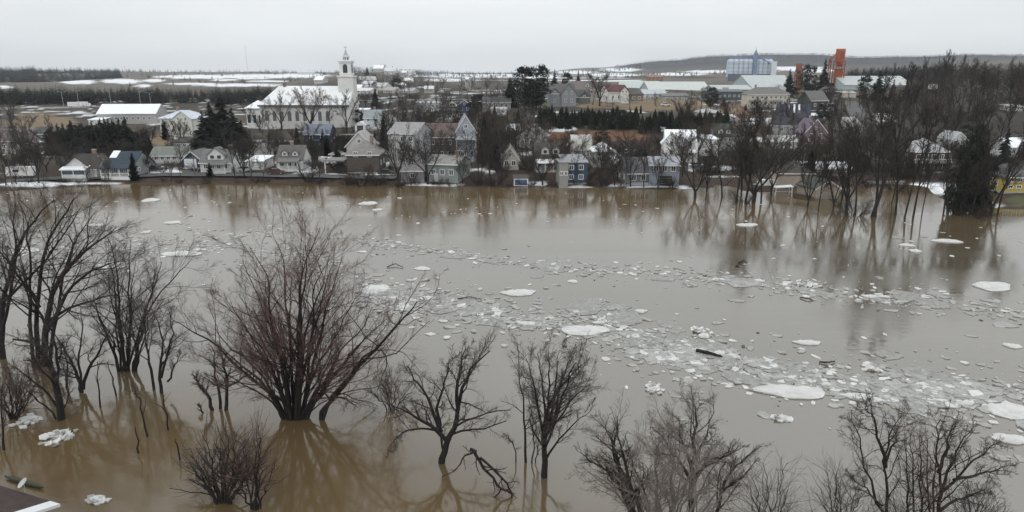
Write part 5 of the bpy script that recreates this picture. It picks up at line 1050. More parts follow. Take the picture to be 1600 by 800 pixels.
def plant(kind, px, py, top, adj, v=None, twig=None, width=1.0, y=None, group=None, label=None, h=None):
    p = at(px, py) if y is None else atY(px, py, y)
    if y is not None: p = (p[0], p[1], float(hT(p[0], p[1])))
    if p[2] < -1.6: p = (p[0], p[1], -1.2)
    H = h if h else max(1.0, atY(px, top, p[1])[2]-p[2]); v = rng.randrange(4) if v is None else v
    con = kind in ('spruce', 'young', 'cedar', 'pine')
    mt, mc = con_proto(kind, v % 3, twig or M_NEED) if con else bare_proto(kind, v, twig or M_TWIGF)
    nm = {'spruce': 'spruce_tree', 'young': 'young_conifer', 'cedar': 'cedar_tree', 'pine': 'pine_tree', 'bush': 'bare_bush'}.get(kind, 'bare_tree')
    root = thing(nm, label, 'bush' if kind == 'bush' else 'tree', p, rng.uniform(0, 6.28), group)
    s = H/10; root.scale = (s*width, s*width, s)
    link('trunk', mt, root); link('crown', mc, root)
    PLANTED.append([root, px, py, p[1], adj, {'spruce': 'spruce', 'young': 'young conifer', 'cedar': 'cedar', 'pine': 'dark pine', 'bush': 'bush'}.get(kind, 'bare tree'), label])
    return root
# ---- individually placed far trees: kind, base column, base row, top row, adjective, width factor
G1, G2, G3 = "bare trees along the far bank", "dark evergreens on the far bank", "bare trees among the houses"
for k, px, py, tp, adj, w in (
 ('vase',61,286,212,'tall dark',1.0),('vase',26,288,232,'slender grey',.8),('round',9,290,226,'wide grey',.9),('tall',45,286,240,'thin',.9),('round',137,285,255,'small low',1.1),('vase',170,283,240,'thin',.7),('round',208,262,206,'broad grey',1.15),('vase',268,284,246,'small forked',.8),('tall',283,284,234,'slim',.8),
 ('tall',368,280,196,'tall',.9),('vase',382,278,214,'wide',1.0),('tall',392,282,236,'thin',.8),('vase',412,279,244,'small',.8),('bush',480,284,244,'brown',1.0),('round',498,287,238,'low tangled',1.1),('bush',565,290,250,'wide brown',1.35),('bush',540,289,268,'low',1.4),('bush',590,290,262,'low',1.3),
 ('vase',622,286,196,'tall pale',1.0),('vase',668,288,206,'large spreading',1.25),('vase',640,280,216,'grey',.9),('vase',722,288,240,'leaning',.8),('tall',706,270,210,'thin',.8),('tall',752,286,206,'dark',1.1),('round',768,286,196,'dense dark',1.2),('tall',784,288,214,'dark',1.0),('bush',640,289,262,'low',1.2),('bush',745,289,258,'low',1.1),
 ('vase',848,289,226,'black trunked',1.15),('bush',775,291,262,'low',1.2),('round',938,292,228,'dense dark',1.1),('vase',960,290,236,'dark',1.0),('vase',985,292,234,'dark',.9),('tall',1006,293,222,'dark',.9),('vase',1028,294,238,'dark',.9),('bush',945,292,268,'low',1.2),('bush',1050,294,268,'low',1.2),
 ('vase',1086,308,214,'black V shaped',1.3),('vase',1104,298,226,'grey',1.0),('round',1128,306,220,'grey',1.0),('tall',1150,314,196,'tall dark',1.0),('tall',1164,316,176,'very tall dark',1.2),('vase',1176,318,182,'very tall dark',1.1),('tall',1190,316,190,'tall dark',1.0),('round',1158,300,210,'dense',1.2),('vase',1206,304,214,'tall grey',1.0),
 ('vase',1262,322,230,'thin forked',.8),('tall',1278,326,214,'thin',.8),('vase',1302,324,236,'thin',.8),('tall',1310,322,208,'thin',.8),('vase',1322,326,190,'tall',.9),('tall',1337,334,178,'very tall',.9),('tall',1358,338,118,'tallest black trunked',1.15),('tall',1369,338,134,'very tall',.85),('tall',1400,336,158,'tall thick trunked',.9),('tall',1411,338,180,'tall',.8),('tall',1426,340,158,'slanting tall',.7),('tall',1440,338,216,'thin',.55),('tall',1474,336,190,'thin',.7),('tall',1392,318,206,'thin',.7),('vase',1548,336,206,'dark',1.0),('tall',1558,334,190,'dark',.8),('bush',1530,338,300,'low flooded',1.2),('bush',1335,338,296,'low flooded',1.2),('bush',1160,316,288,'low flooded',1.2)):
    plant(k, px, py, tp, adj, width=w, group=G1, twig=M_TWIGF)
for k, px, py, tp, adj, w, m in (
 ('spruce',352,238,146,'tallest black',1.7,M_NEED),('spruce',334,240,158,'tall black',1.8,M_NEED),('spruce',368,240,166,'tall black',1.8,M_NEED),('spruce',322,242,172,'broad black',1.9,M_NEED),('spruce',381,238,186,'smaller black',1.8,M_NEED),('spruce',345,250,190,'broad low',1.9,M_NEED),('pine',362,252,196,'low rounded',1.5,M_NEED),
 ('cedar',211,283,238,'narrow',1.1,M_NEED),('cedar',329,277,254,'small round',1.8,M_NEED),('spruce',601,238,178,'tall black',1.0,M_NEED),('cedar',512,246,214,'round dark',1.7,M_NEED),('pine',489,250,222,'low dark',1.2,M_NEEDG),
 ('pine',820,170,100,'tall twin',1.15,M_NEED),('pine',838,170,98,'tallest round topped',1.2,M_NEED),('pine',834,172,126,'lower',1.2,M_NEED),('spruce',797,170,119,'tall pointed',1.5,M_NEED),('pine',748,178,146,'round dark',1.5,M_NEED),('spruce',866,150,107,'tall pointed',1.0,M_NEED),('pine',886,150,112,'ragged',.8,M_NEED),('spruce',903,150,109,'slim pointed',.9,M_NEED),('spruce',879,150,120,'smaller',1.0,M_NEED),
 ('spruce',1231,152,106,'pointed',1.3,M_NEED),('pine',1262,154,98,'tall ragged',.9,M_NEED),('spruce',1284,152,89,'tallest pointed',1.0,M_NEED),('pine',1294,158,128,'low round',1.2,M_NEED),('pine',1245,152,112,'rusty',.7,M_RUST),
 ('pine',1348,158,116,'dark round',1.0,M_NEED),('spruce',1370,160,108,'dark broad',1.5,M_NEED),('spruce',1414,160,120,'slim dark',1.0,M_NEED),('spruce',1393,160,122,'ragged',.9,M_NEED),
 ('pine',1510,330,184,'tallest black',.42,M_NEED),('spruce',1526,326,206,'tall black',.5,M_NEED),('pine',1489,334,218,'broad black',.5,M_NEED),('spruce',1499,330,204,'slim black',.42,M_NEED),('pine',1538,328,240,'lower black',.5,M_NEED),('pine',1518,334,214,'ragged black',.45,M_NEED),('round',1500,336,230,'bare',.8,M_TWIGF),('tall',1516,336,210,'bare',.8,M_TWIGF),('tall',1482,338,232,'bare',.8,M_TWIGF),('spruce',1566,262,196,'tall dark',1.0,M_NEED),
 ('spruce',757,250,176,'narrow dark',.9,M_NEED),('spruce',775,262,196,'narrow dark',.9,M_NEED),('spruce',587,168,137,'small pointed',1.4,M_NEED),('cedar',1045,205,174,'tall narrow',1.0,M_NEED),('pine',560,196,170,'dark round',1.3,M_NEED),('pine',600,112,100,'far',1.4,M_NEED),('spruce',574,118,104,'far',1.4,M_NEED),('pine',620,140,122,'village',2.0,M_NEED),
 ('pine',1110,170,134,'dark round',1.2,M_NEED),('spruce',1600,250,200,'dark',1.2,M_NEED),('pine',760,210,172,'dark round',1.3,M_NEED),('pine',1000,270,232,'dark round',1.3,M_NEED),('pine',970,262,228,'dark round',1.2,M_NEED)):
    plant(k, px, py, tp, adj, twig=m, width=w, group=G2)
q = random.Random(17)
for i in range(40):        # spruce row left of the big white house
    px = 82+i*3.8+q.uniform(-3, 3); plant(q.choice(['spruce','spruce','spruce','spruce','pine']), px, q.uniform(228, 244), 204-(px-70)*.06-q.uniform(0, 16) if px < 205 else 205, 'dark', twig=M_NEED, width=1.5, group='spruce row left of the big white house')
for i in range(250):       # young conifer hedge on the terrace slope
    px = q.uniform(842, 1140); lo = 202 if px < 1000 else 206-(px-1000)*.03; py = q.uniform(183, lo)+ (4 if px > 1000 else 0)
    plant('young', px, py, py-q.uniform(13, 22), 'green', twig=q.choice([M_NEED, M_NEEDG, M_NEED]), width=1.35, group='young conifers of the green hedge')
# church trees and the terrace tree
for k, px, py, tp, adj, w in (('vase',486,206,131,'large',1.15),('vase',440,204,140,'large',1.1),('vase',542,206,138,'large',1.0),('vase',405,206,160,'grey',1.0),('tall',515,204,158,'thin',.9),('vase',937,166,106,'large bare',1.25),('round',926,164,118,'grey',1.0),('round',1096,170,136,'dense grey',1.2),('round',1120,170,140,'dense grey',1.2),('tall',1252,150,104,'rusty twigged',.8),('tall',1243,150,112,'thin',.8)):
    plant(k, px, py, tp, adj, width=w, group=G3, twig=(M_TWIGP if px < 560 else M_TWIGG) if w > 1 else M_TWIGF)
# scattered bare trees, by region: columns, rows, count, height range, kinds, twigs, group
for x0, x1, y0, y1, n, h0, h1, kinds, tws in ((600,900,222,272,30,7,11,['round','vase'],[M_TWIGF,M_TWIGB]),(100,560,226,268,22,6,10,['round','vase'],[M_TWIGF]),(700,750,258,284,5,8,12,['round','tall'],[M_TWIGF]),(1290,1420,240,318,6,9,13,['tall','tall','vase'],[M_TWIGB,M_TWIGF]),
 (-10,90,205,262,16,7,12,['round','vase','tall'],[M_TWIGF,M_TWIGG]),(90,250,244,274,14,5,9,['round','vase'],[M_TWIGF,M_TWIGG]),(250,420,214,266,20,6,11,['round','vase','tall'],[M_TWIGF,M_TWIGG]),(400,540,222,258,24,5,8,['round','bush','vase'],[M_TWIGB,M_TWIGF]),
 (560,700,166,222,40,7,12,['round','vase','tall'],[M_TWIGF,M_TWIGG]),(600,840,196,262,50,7,13,['round','vase','tall'],[M_TWIGF,M_TWIGF,M_TWIGB]),(560,780,122,152,34,7,12,['round','vase','tall'],[M_TWIGG]),(860,1040,238,284,22,6,11,['round','vase','bush'],[M_TWIGB,M_TWIGF]),
 (1050,1230,190,282,40,7,13,['round','vase','tall'],[M_TWIGF,M_TWIGB]),(1230,1420,190,280,34,8,14,['tall','vase','round'],[M_TWIGF,M_TWIGB,M_TWIGF]),(1400,1610,150,282,52,9,15,['tall','vase','round'],[M_TWIGF,M_TWIGB,M_TWIGF]),(1290,1420,160,200,10,7,12,['round','tall'],[M_TWIGF,M_TWIGB]),
 (1440,1610,132,160,26,12,18,['tall','tall','vase'],[M_TWIGF]),(0,30,165,205,3,7,12,['round','vase'],[M_TWIGF]),(930,1120,158,174,12,4,8,['round'],[M_TWIGB]),(680,840,152,196,30,6,10,['round','vase'],[M_TWIGF,M_TWIGG]),(-10,110,240,276,10,6,11,['round','vase'],[M_TWIGF])):
    for i in range(n):
        px, py = q.uniform(x0, x1), q.uniform(y0, y1); k = q.choice(kinds)
        if 1402 < px < 1492 and py > 228: py = q.uniform(160, 226)
        if 1540 < px and py > 236: py -= 80
        plant(k, px, py, 0, 'bare' if k != 'bush' else 'brown', twig=q.choice(tws), width=q.uniform(.85, 1.2), group=G3, h=q.uniform(h0, h1))
for x0, x1, y0, y1, n, h0, h1 in ((0,620,283,288,26,.8,2.0),(620,1060,289,293,22,1,2.4),(0,330,206,270,40,1.5,4),(330,620,214,272,42,1.5,4),(600,900,190,284,56,1.5,4.5),(890,1240,226,288,50,1.5,4.5),(1230,1560,176,300,70,1.5,5),(540,760,124,160,22,2,5)):
    for i in range(n):
        px, py = q.uniform(x0, x1), q.uniform(y0, y1); plant('bush', px, py, 0, 'brown', twig=q.choice([M_TWIGF, M_TWIGF, M_TWIGB]), width=q.uniform(1.1, 1.9), group='bare bushes around the houses', h=q.uniform(h0, h1))
for x0, x1, y0, y1, n in ((20,330,206,262,10),(400,640,218,262,12),(560,830,165,250,18),(930,1240,160,260,14),(1240,1560,180,280,22)):
    for i in range(n):
        px, py = q.uniform(x0, x1), q.uniform(y0, y1); plant(q.choice(['cedar', 'spruce', 'pine']), px, py, 0, 'small dark', twig=M_NEED, width=q.uniform(1.1, 1.6), group='small evergreens among the houses', h=q.uniform(3, 8))
for px, h in ((1462,19),(1471,21),(1480,20),(1489,22),(1497,20),(1506,19),(1516,18),(1530,15),(1545,14)):
    plant('tall', px, 0, 0, 'tall hilltop', twig=M_TWIGF, width=.8, group='tall bare trees on the right skyline', y=355+q.uniform(-14, 14), h=h)
plant('vase', 1500, 178, 128, 'pale spreading', twig=M_TWIGP, width=1.2, group=G3)
plant('round', 1470, 182, 152, 'rusty orange', twig=M_RUST, width=1.1, group=G3)
# past 300 of a kind the smallest ones in view become one mass
def lump(name, label, word, keep):
    L = [r for r in PLANTED if r[5] == word and not r[6]]; L.sort(key=lambda r: -r[0].scale[2]/r[3]); Vs, Fs, M_, mats, off = [], [], [], [], 0
    for r in L[keep:]:
        root = r[0]; M = np.array(root.matrix_basis)
        for ch in list(KID(root)):
            me = ch.data; n = len(me.vertices); v = np.empty(n*3, np.float32); me.vertices.foreach_get('co', v); v = v.reshape(-1, 3); f = np.empty(len(me.loops), np.int32); me.loops.foreach_get('vertex_index', f)
            Vs.append(v@M[:3, :3].T+M[:3, 3]); Fs.append(f.reshape(-1, 4)+off); off += n
            if me.materials[0] not in mats: mats.append(me.materials[0])
            M_.append(np.full(len(f)//4, mats.index(me.materials[0]))); bpy.data.objects.remove(ch)
        bpy.data.objects.remove(root); PLANTED.remove(r)
    if Vs: tag(link(name, npmesh(name, np.concatenate(Vs), np.concatenate(Fs), mats, np.concatenate(M_))), label, 'woods', kind='stuff')
def KID(root): return [o for o in ALLK if o.parent == root]
ALLK = [o for o in COL.objects if o.parent and o.name.split('.')[0] in ('trunk', 'crown')]
_kid = {}
for o in ALLK: _kid.setdefault(o.parent.name, []).append(o)
def KID(root): return _kid.get(root.name, [])
lump('bare_wood', "small far bare trees filling the gaps between the houses", 'bare tree', 255)
lump('brushwood', "low brown brush between the houses", 'bush', 250)
# ---- labels for the planted trees: kind, side, landmark; equals are numbered by their order from left to right
ORD = ['first', 'second', 'third', 'fourth', 'fifth', 'sixth', 'seventh', 'eighth', 'ninth', 'tenth', 'eleventh', 'twelfth', 'thirteenth', 'fourteenth', 'fifteenth', 'sixteenth', 'seventeenth', 'eighteenth', 'nineteenth', 'twentieth']
cell = {}
for r in PLANTED:
    root, px, py, y, adj, kind, lb = r
    if lb: continue
    best = min(LM, key=lambda l: abs(l[0]-px)+abs(math.log(l[2]/y))*140)
    dx = px-best[0]; side = 'left of' if dx < -16 else 'right of' if dx > 16 else ('behind' if y > best[2]+2 else 'in front of')
    hedge = kind == 'young conifer'
    key = (adj, kind, 'in' if hedge else side, 'the green terrace hedge' if hedge else best[3]); cell.setdefault(key, []).append((px, root))
for (adj, kind, side, ph), L in cell.items():
    L.sort(key=lambda a: a[0])
    for i, (px, root) in enumerate(L):
        if len(L) == 1: root['label'] = f"{adj} {kind} {side} {ph}"
        elif len(L) <= 20:
            s_ = f"{ORD[i]} {adj} {kind} from the left {side} {ph}"; root['label'] = s_ if len(s_.split()) <= 16 else f"{ORD[i]} {adj} {kind} {side} {ph}"
        else: root['label'] = f"{adj} {kind} {side} {ph}, in the {['left','middle','right'][min(2, int(3*i/len(L)))]} third of them"
# ---- far woods that read as one mass
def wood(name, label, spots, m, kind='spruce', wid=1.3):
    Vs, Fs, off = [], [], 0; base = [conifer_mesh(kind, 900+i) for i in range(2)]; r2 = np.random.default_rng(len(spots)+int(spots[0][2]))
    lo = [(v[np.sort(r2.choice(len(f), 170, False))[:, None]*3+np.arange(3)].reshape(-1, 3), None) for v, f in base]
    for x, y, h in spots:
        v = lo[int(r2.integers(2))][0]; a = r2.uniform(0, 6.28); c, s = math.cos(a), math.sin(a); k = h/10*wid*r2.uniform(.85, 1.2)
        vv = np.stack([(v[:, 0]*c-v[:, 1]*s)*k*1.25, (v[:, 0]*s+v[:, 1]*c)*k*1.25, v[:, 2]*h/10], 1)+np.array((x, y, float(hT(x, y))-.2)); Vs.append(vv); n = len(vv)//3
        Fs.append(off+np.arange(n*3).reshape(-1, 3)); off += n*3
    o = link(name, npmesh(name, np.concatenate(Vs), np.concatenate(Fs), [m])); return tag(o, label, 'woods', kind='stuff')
def belt(x0, x1, ya, yb, n, h0, h1):
    S_ = []
    for i in range(n):
        px = q.uniform(x0, x1); y = q.uniform(ya, yb); S_.append(((px-800)/F*(y*cP+5), y, q.uniform(h0, h1)))
    return S_
wood('spruce_wood', "dark belt of conifers behind the highway left of the church", belt(-60, 420, 520, 620, 420, 6, 10)+belt(-60, 150, 500, 560, 130, 9, 14)+belt(190, 260, 500, 560, 60, 9, 13)+belt(330, 425, 500, 570, 70, 8, 14), M_NEED)
wood('conifer_wood', "dark conifer wood behind the mint warehouse right of the orange tower", belt(1318, 1480, 760, 900, 300, 12, 18), M_NEED)
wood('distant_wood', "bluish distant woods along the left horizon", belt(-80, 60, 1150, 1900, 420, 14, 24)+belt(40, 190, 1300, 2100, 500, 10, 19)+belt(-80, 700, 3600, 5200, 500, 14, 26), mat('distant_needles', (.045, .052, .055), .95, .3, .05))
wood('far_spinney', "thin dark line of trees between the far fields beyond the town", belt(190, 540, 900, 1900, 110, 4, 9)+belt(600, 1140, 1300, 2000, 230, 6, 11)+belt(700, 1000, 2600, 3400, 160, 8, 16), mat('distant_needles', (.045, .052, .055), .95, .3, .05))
wood('hill_wood', "bare hillside woods rising behind the right bank houses", belt(1420, 1680, 330, 520, 420, 8, 14), mat('hill_twigs', (.062, .052, .046), .95, .35, .1), 'pine', .8)
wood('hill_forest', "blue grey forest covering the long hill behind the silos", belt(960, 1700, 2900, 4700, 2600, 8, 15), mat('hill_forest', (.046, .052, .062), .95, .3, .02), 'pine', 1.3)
wood('village_wood', "bare grey trees covering the hill village beyond the church", belt(548, 660, 560, 1150, 260, 6, 10)+belt(655, 810, 640, 1000, 150, 7, 11), mat('village_twigs', (.085, .08, .078), .95, .3, .1), 'pine', .9)

# ------------------------------------------------------------------ ice on the river
q = random.Random(5)
def floe_mesh(seed, n=22, rough=.25, th=.25, m=M_ICE, aspect=1.0):
    """flat broken slab of unit radius: irregular rim, bevelled edge, lumpy top"""
    rr = random.Random(seed); ph = [rr.uniform(0, 6.28) for _ in range(5)]; rim = []
    for i in range(n):
        a = 2*math.pi*i/n; r_ = 1+rough*(.5*math.sin(2*a+ph[0])+.35*math.sin(3*a+ph[1])+.25*math.sin(5*a+ph[2])+.2*rr.uniform(-1, 1)); rim.append((math.cos(a)*r_, math.sin(a)*r_*aspect))
    if rough > .3:                                   # angular broken slab
        m_ = rr.randint(5, 7); C_ = [(6.283*(k+rr.uniform(-.3, .3))/m_, rr.uniform(.6, 1.2)) for k in range(m_)]; P_ = [(math.cos(a)*r_, math.sin(a)*r_) for a, r_ in C_]; rim = []
        for i in range(n):
            t = i/n*m_; k = int(t); f = t-k; a, b_ = P_[k], P_[(k+1) % m_]; rim.append((a[0]+(b_[0]-a[0])*f+rr.uniform(-.05, .05), a[1]+(b_[1]-a[1])*f+rr.uniform(-.05, .05)))
    mb = MB(); v = []
    for s, z in ((1.0, -.5), (1.02, .35), (.93, .95), (.62, 1.0), (.3, 1.0)):
        for x, y in rim: v.append((x*s, y*s, th*(z+(rr.uniform(-.35, .45) if s < .95 else 0))))
    v.append((0, 0, th)); f = []
    for k in range(4): f += [(k*n+i, k*n+(i+1) % n, (k+1)*n+(i+1) % n, (k+1)*n+i) for i in range(n)]
    f += [(4*n+i, 4*n+(i+1) % n, 5*n) for i in range(n)]
    mb.add(v, f, m); me = bpy.data.meshes.new('ice_floe'); me.from_pydata(mb.v, [], mb.f); me.materials.append(m); me.update(); return me
BIGICE = [(811,458,48,14,'white',"smooth white oval floe alone in mid river"),(913,517,66,22,'white',"largest pale floe of the central ice belt, lying nearest the centre trees"),(941,502,36,24,'rough',"lumpy white floe just above the largest pale floe"),(986,522,34,16,'grey',"greyish round floe right of the lumpy white floe"),(895,440,14,6,'white',"tiny bright floe above the smooth oval floe's right end"),
 (1159,444,64,20,'grey',"pale grey floe below the dark driftwood in mid river"),(1264,445,76,15,'rough',"long white floe with rough broken rim towards the right bank"),(1551,448,60,18,'white',"thick white oval floe near the right edge below the evergreen's reflection"),(1238,613,98,30,'white',"long smooth tapering floe in the lower right belt"),(1575,642,62,36,'white',"large white floe with ragged edge at the right edge"),(1580,687,56,20,'white',"white floe just below the ragged right edge floe"),
 (1452,618,92,28,'grey',"broad grey white slush floe above the bottom right trees"),(1582,541,28,9,'white',"small pointed white floe at the right edge"),(1568,508,46,14,'grey',"flat grey floe at the right edge above the pointed floe"),(1262,536,38,10,'white',"pale narrow floe alone right of the driftwood log"),(1167,352,30,6,'white',"thin white floe below the flooded boat lift"),(576,318,26,7,'white',"bright floe near the far bank left of centre"),(590,328,16,4,'white',"small floe just below the bright floe near the far bank"),
 (1480,377,40,7,'white',"narrow double white floe in the evergreen's brown reflection"),(1430,393,22,8,'rough',"little crumbled floe left of the evergreen's reflection"),(660,420,24,7,'white',"small bright floe right of the largest tree's crown"),(765,472,30,6,'grey',"flat grey floe left of the smooth white oval floe"),(930,478,26,7,'grey',"flat pale floe above the lumpy white floe"),(963,480,30,7,'grey',"narrow grey floe right of the flat pale floe"),(1000,487,24,8,'rough',"small tilted floe at the belt's upper edge"),(1022,605,32,22,'rough',"crumbled white ice cluster below the driftwood log"),
 (1095,518,36,14,'rough',"white crumbled floe above the driftwood log"),(1360,575,34,16,'rough',"crumbled white floe between the lower belt and the long tapering floe"),(1340,620,46,12,'white',"long narrow white floe right of the long tapering floe"),(1400,660,44,22,'grey',"pale slush floe behind the tall thin stemmed tree"),(1150,470,26,6,'grey',"thin grey floe under the pale grey floe"),(1220,655,30,8,'rough',"broken white pieces below the long tapering floe"),(1518,491,24,8,'grey',"small grey floe in the upper right belt"),
 (285,397,56,10,'white',"long white floe left of the largest tree's crown"),(175,415,46,14,'white',"white floe behind the slender V forked tree"),(35,392,50,12,'white',"white floe behind the left edge tree's crown"),(110,406,36,8,'white',"thin white floe behind the long armed tree"),(585,452,40,20,'white',"white floe behind the largest tree's right crown"),(512,481,42,16,'rough',"broken floe behind the middle of the largest tree"),(590,430,34,9,'grey',"grey floe behind the upper right twigs of the largest tree"),(236,313,30,6,'white',"bright floe below the teal roofed bungalow"),(270,348,24,5,'white',"thin floe in grey water left of centre"),(150,352,26,5,'white',"thin floe below the white cross gabled house"),
 (44,659,54,22,'rough',"stranded white ice heap among the left trees"),(92,685,64,30,'rough',"larger stranded ice heap in brown water right of the first heap"),(150,782,40,14,'rough',"white ice heap in the brown water beside the dark roof"),(1545,470,30,7,'grey',"thin grey floe below the thick white oval floe"),(1120,505,24,8,'grey',"small grey floe in the middle of the central belt"),(1390,485,30,8,'grey',"faint grey floe in the upper right belt's middle"),(885,494,22,7,'grey',"little grey floe left of the lumpy white floe")]
FM = {}
def floe(px, py, wpx, hpx, kind, label, group, seed, th=None):
    p = at(px, py, True); s = mpp(p[1]); vis = max(.12, CH/math.hypot(p[1], CH))
    rx = wpx*s/2; ry = hpx*s/2/vis*(.72 if seed < 60 else .85); key = (kind, seed % 14)
    if key not in FM: FM[key] = floe_mesh(seed*3+1, 18 if kind != 'white' else 26, .24 if kind == 'white' else .5, 1.0, M_ICEG if kind == 'grey' else M_ICE)
    o = link('ice_floe', FM[key]); o.location = (p[0], p[1], .03); o.rotation_euler = (0, 0, q.uniform(-.35, .2)); t_ = th or {'white': .12, 'grey': .04, 'rough': .17}[kind]*min(1.6, .5+rx*.35); o.scale = (rx, min(ry, rx*2.2), t_)
    return tag(o, label, 'ice floe', group)
def heap(px, py, wpx, hpx, label, n):
    """pile of broken slabs frozen together"""
    p = at(px, py, True); s = mpp(p[1]); vis = CH/math.hypot(p[1], CH); mb = MB()
    for i in range(n):
        a = q.uniform(0, 6.28); r_ = min(.9, abs(q.gauss(0, .45))); x = math.cos(a)*r_*wpx*s/2; y = math.sin(a)*r_*hpx*s/2/vis; z = q.uniform(.0, .14)*(1.2-r_); k = q.uniform(.08, .36); t0 = q.uniform(0, 6.28); tx, ty = q.uniform(-.35, .35), q.uniform(-.35, .35); m = q.randint(4, 6); vv = []
        for zz in (-.06, .06):
            for j in range(m):
                b_ = t0+6.283*j/m; X, Y = math.cos(b_)*k*q.uniform(.7, 1.2), math.sin(b_)*k*q.uniform(.7, 1.2); vv.append((x+X, y+Y, z+zz+X*tx+Y*ty))
        mb.add(vv, [tuple(range(m-1, -1, -1)), tuple(range(m, 2*m))]+[(j, (j+1) % m, (j+1) % m+m, j+m) for j in range(m)], M_ICE if q.random() < .75 else M_ICEG)
    o = mb.build('ice_heap'); o.location = (p[0], p[1], .02); return tag(o, label, 'ice heap')
for i, (px, py, w, h, k, lb) in enumerate(BIGICE):
    if k == 'rough' and w >= 30: heap(px, py, w, h, lb, int(16+w*.7))
    else: floe(px, py, w, h, k, lb, 'large ice floes', i)
PATH1 = [(560,452,22),(640,470,24),(720,480,22),(800,495,22),(880,505,26),(960,515,28),(1040,545,26),(1100,560,28),(1180,575,26),(1280,592,28),(1380,610,30),(1480,615,34),(1600,630,40),(1660,640,40),(1800,660,44)]
PATH2 = [(560,378,8),(640,385,9),(760,405,9),(880,420,11),(1000,425,11),(1120,435,13),(1240,450,12),(1350,465,14),(1450,470,14),(1600,492,16),(1660,500,16),(1800,520,18)]
PATH3 = [(-40,385,28),(60,395,28),(160,395,30),(260,385,26),(340,378,22),(440,395,26),(540,420,22)]
PATH4 = [(-40,318,10),(100,316,10),(260,312,10),(420,316,12),(600,320,12),(900,330,20),(1200,350,26),(1600,376,18)]
def along(P, g=1.0):
    t = q.random()*(len(P)-1); i = int(t); f = t-i; a, b_ = P[i], P[i+1]; return a[0]+(b_[0]-a[0])*f+q.uniform(-6, 6), a[1]+(b_[1]-a[1])*f+q.gauss(0, 1)*q.choice((.4, .5, .7, 1.1))*(a[2]+(b_[2]-a[2])*f)*g
spots = [(along(PATH1), 'in the dense ice belt across mid river') for i in range(150)]+[(along(PATH2), 'in the thin upper ice belt') for i in range(42)]+[(along(PATH3), 'behind the crowns of the left foreground trees') for i in range(42)]+[(along(PATH4), 'near the far bank reflections') for i in range(20)]
for i, ((px, py), wh) in enumerate(spots):
    k = q.choice(['white', 'grey', 'grey', 'grey', 'rough']); w = min(34, 3.5+q.expovariate(1/6.5))*(.7+.3*(py-300)/300); adj = {'white': 'smooth white', 'grey': 'flat grey', 'rough': 'jagged white'}[k]
    floe(px, py, w, w*q.uniform(.28, .42)*(.55+.45*(py-300)/300), k, f"small {adj} ice piece drifting {wh}", f"small {adj} ice pieces {wh}", 100+i)
def debris(name, label, n, gen, smax, m2, kind='stuff', cat='ice debris'):
    mb = MB()
    for i in range(n):
        px, py = gen(); p = at(px, py, True); k = smax*q.uniform(.2, 1.1)**2; m = q.randint(4, 6); t0 = q.uniform(0, 6.28); vv = []; asp = q.uniform(.35, .9); tx = q.uniform(-.25, .25); c, s_ = math.cos(t0), math.sin(t0); hh = q.uniform(.015, .07) if m2 is not M_SLUSH else .004+i*.0003; m = m if m2 is not M_SLUSH else q.randint(8, 11)
        rj = [q.uniform(.7, 1.2) for _ in range(m)]
        for zz in (-.05, hh):
            for j in range(m):
                b_ = 6.283*j/m; X, Y = math.cos(b_)*k*rj[j], math.sin(b_)*k*asp*rj[j]; vv.append((p[0]+X*c-Y*s_, p[1]+X*s_+Y*c, max(-.1, zz+X*tx*.5*(m2 is not M_SLUSH))+.015))
        mb.add(vv, [tuple(range(m-1, -1, -1)), tuple(range(m, 2*m))]+[(j, (j+1) % m, (j+1) % m+m, j+m) for j in range(m)], m2 if (q.random() < .8 or m2 is M_SLUSH) else M_ICE)
    return tag(mb.build(name), label, cat, kind=kind)
debris('ice_debris', "crushed ice and slush drifting between the floes", 4200, lambda: along(q.choice([PATH1, PATH1, PATH1, PATH1, PATH2, PATH2, PATH3]), 1.0), .62, M_ICEG)
debris('ice_crumbs', "thin scatter of ice crumbs over the open river", 420, lambda: along(q.choice([PATH4, PATH4, PATH3, PATH1]), 2.2), .42, M_ICE)
debris('floating_twigs', "dark twigs and bark bits drifting among the ice", 260, lambda: along(q.choice([PATH1, PATH1, PATH2]), .9), .40, M_WOOD, cat='driftwood')
debris('slush_sheets', "thin grey sheets of slush binding the drifting ice", 170, lambda: along(q.choice([PATH1, PATH1, PATH1, PATH2]), .8), 2.4, M_SLUSH)
def slush(name, label, px, py, w, h, n):
    return debris(name, label, n, lambda: (px+q.gauss(0, .42)*w/2, py+q.gauss(0, .42)*h/2), .9, M_ICEG)
slush('slush_field', "packed slush field in the lower right ice belt", 1450, 618, 210, 46, 520)
slush('slush_field', "packed slush around the driftwood log in mid river", 1065, 556, 150, 34, 380)
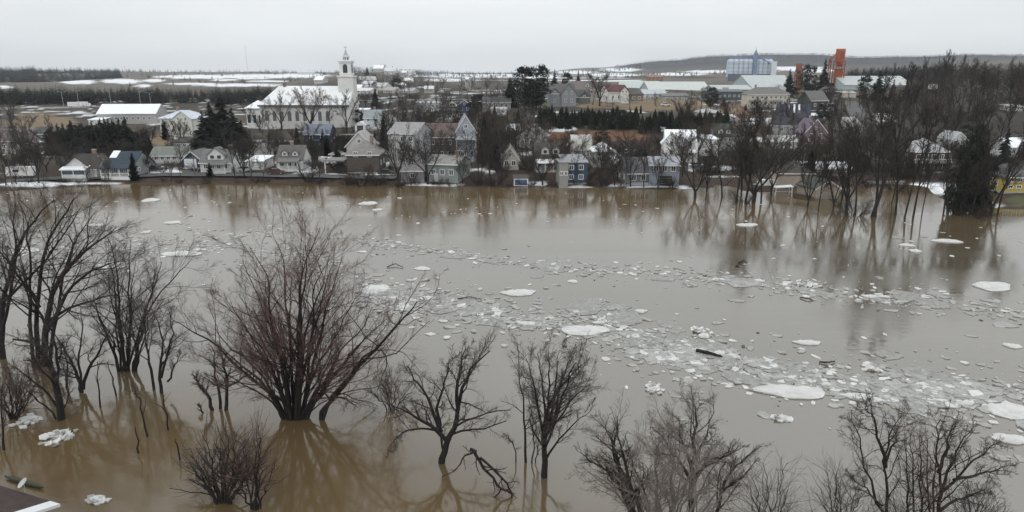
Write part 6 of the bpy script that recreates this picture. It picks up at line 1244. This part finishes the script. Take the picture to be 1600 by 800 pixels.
slush('slush_field', "packed slush behind the largest tree's right crown", 640, 470, 150, 40, 300)
def logt(label, pts, r, cat='driftwood', name='drift_log'):
    P = [np.array(at(px, py, True))+(0, 0, z) for px, py, z in pts]; o = np.array(P[0]); T = Tree(int(r*1000)+int(pts[0][0]), [dict(n=4, len=.25, ang=50, w=.2, trop=.02, rr=.5, rmin=.03)])
    Q = [tuple(p-o) for p in P]; T.branch(Q if len(Q) > 2 else [Q[0], tuple((np.array(Q[0])+Q[1])/2), Q[1]], r, r*.5, 0, float(np.linalg.norm(P[-1]-P[0])))
    root = thing(name, label, cat, tuple(o)); link('trunk', tubes('trunk', T.out, [M_BARK], lambda l: 7 if l == 0 else 4), root)
logt("dark drift log lying on the ice in mid river", [(1088,550,.15),(1108,555,.25),(1128,559,.1)], .22)
logt("dark driftwood lump floating above the pale grey floe", [(1154,412,.1),(1162,411,.35),(1168,412.5,.1)], .13)
logt("small dark driftwood stick left of the driftwood lump", [(1150,417,.1),(1153,416.5,.15),(1155,418,.1)], .12)
logt("dark branch caught in the lower right slush", [(1280,567,.1),(1295,569,.2),(1304,566,.1)], .09)
logt("dark snag of twigs in the ice behind the largest tree's crown", [(605,418,.1),(618,415,.3),(630,419,.1)], .08)
logt("dark twig raft in the ice below the upper belt", [(715,468,.1),(735,466,.2),(752,469,.1)], .07)
logt("thin dark branch floating on the ice right of the pale grey floe", [(1250,466,.1),(1262,469,.2),(1270,470,.1)], .08)

# ------------------------------------------------------------------ air
hz = bpy.data.materials.new('haze_air'); hz.use_nodes = True; t = hz.node_tree; t.nodes.clear()
o_ = N(t, 'ShaderNodeOutputMaterial'); pv = N(t, 'ShaderNodeVolumePrincipled'); pv.inputs['Density'].default_value = HAZE; pv.inputs['Color'].default_value = (.86, .91, .97, 1); pv.inputs['Anisotropy'].default_value = .2
t.links.new(pv.outputs[0], o_.inputs['Volume'])
if HAZE > 0:
    hb = MB().box(-8500, 8500, -700, 9800, -8, 260, hz).build('haze'); hb['kind'] = 'stuff'; hb['label'] = "thin grey air that pales the far hills"
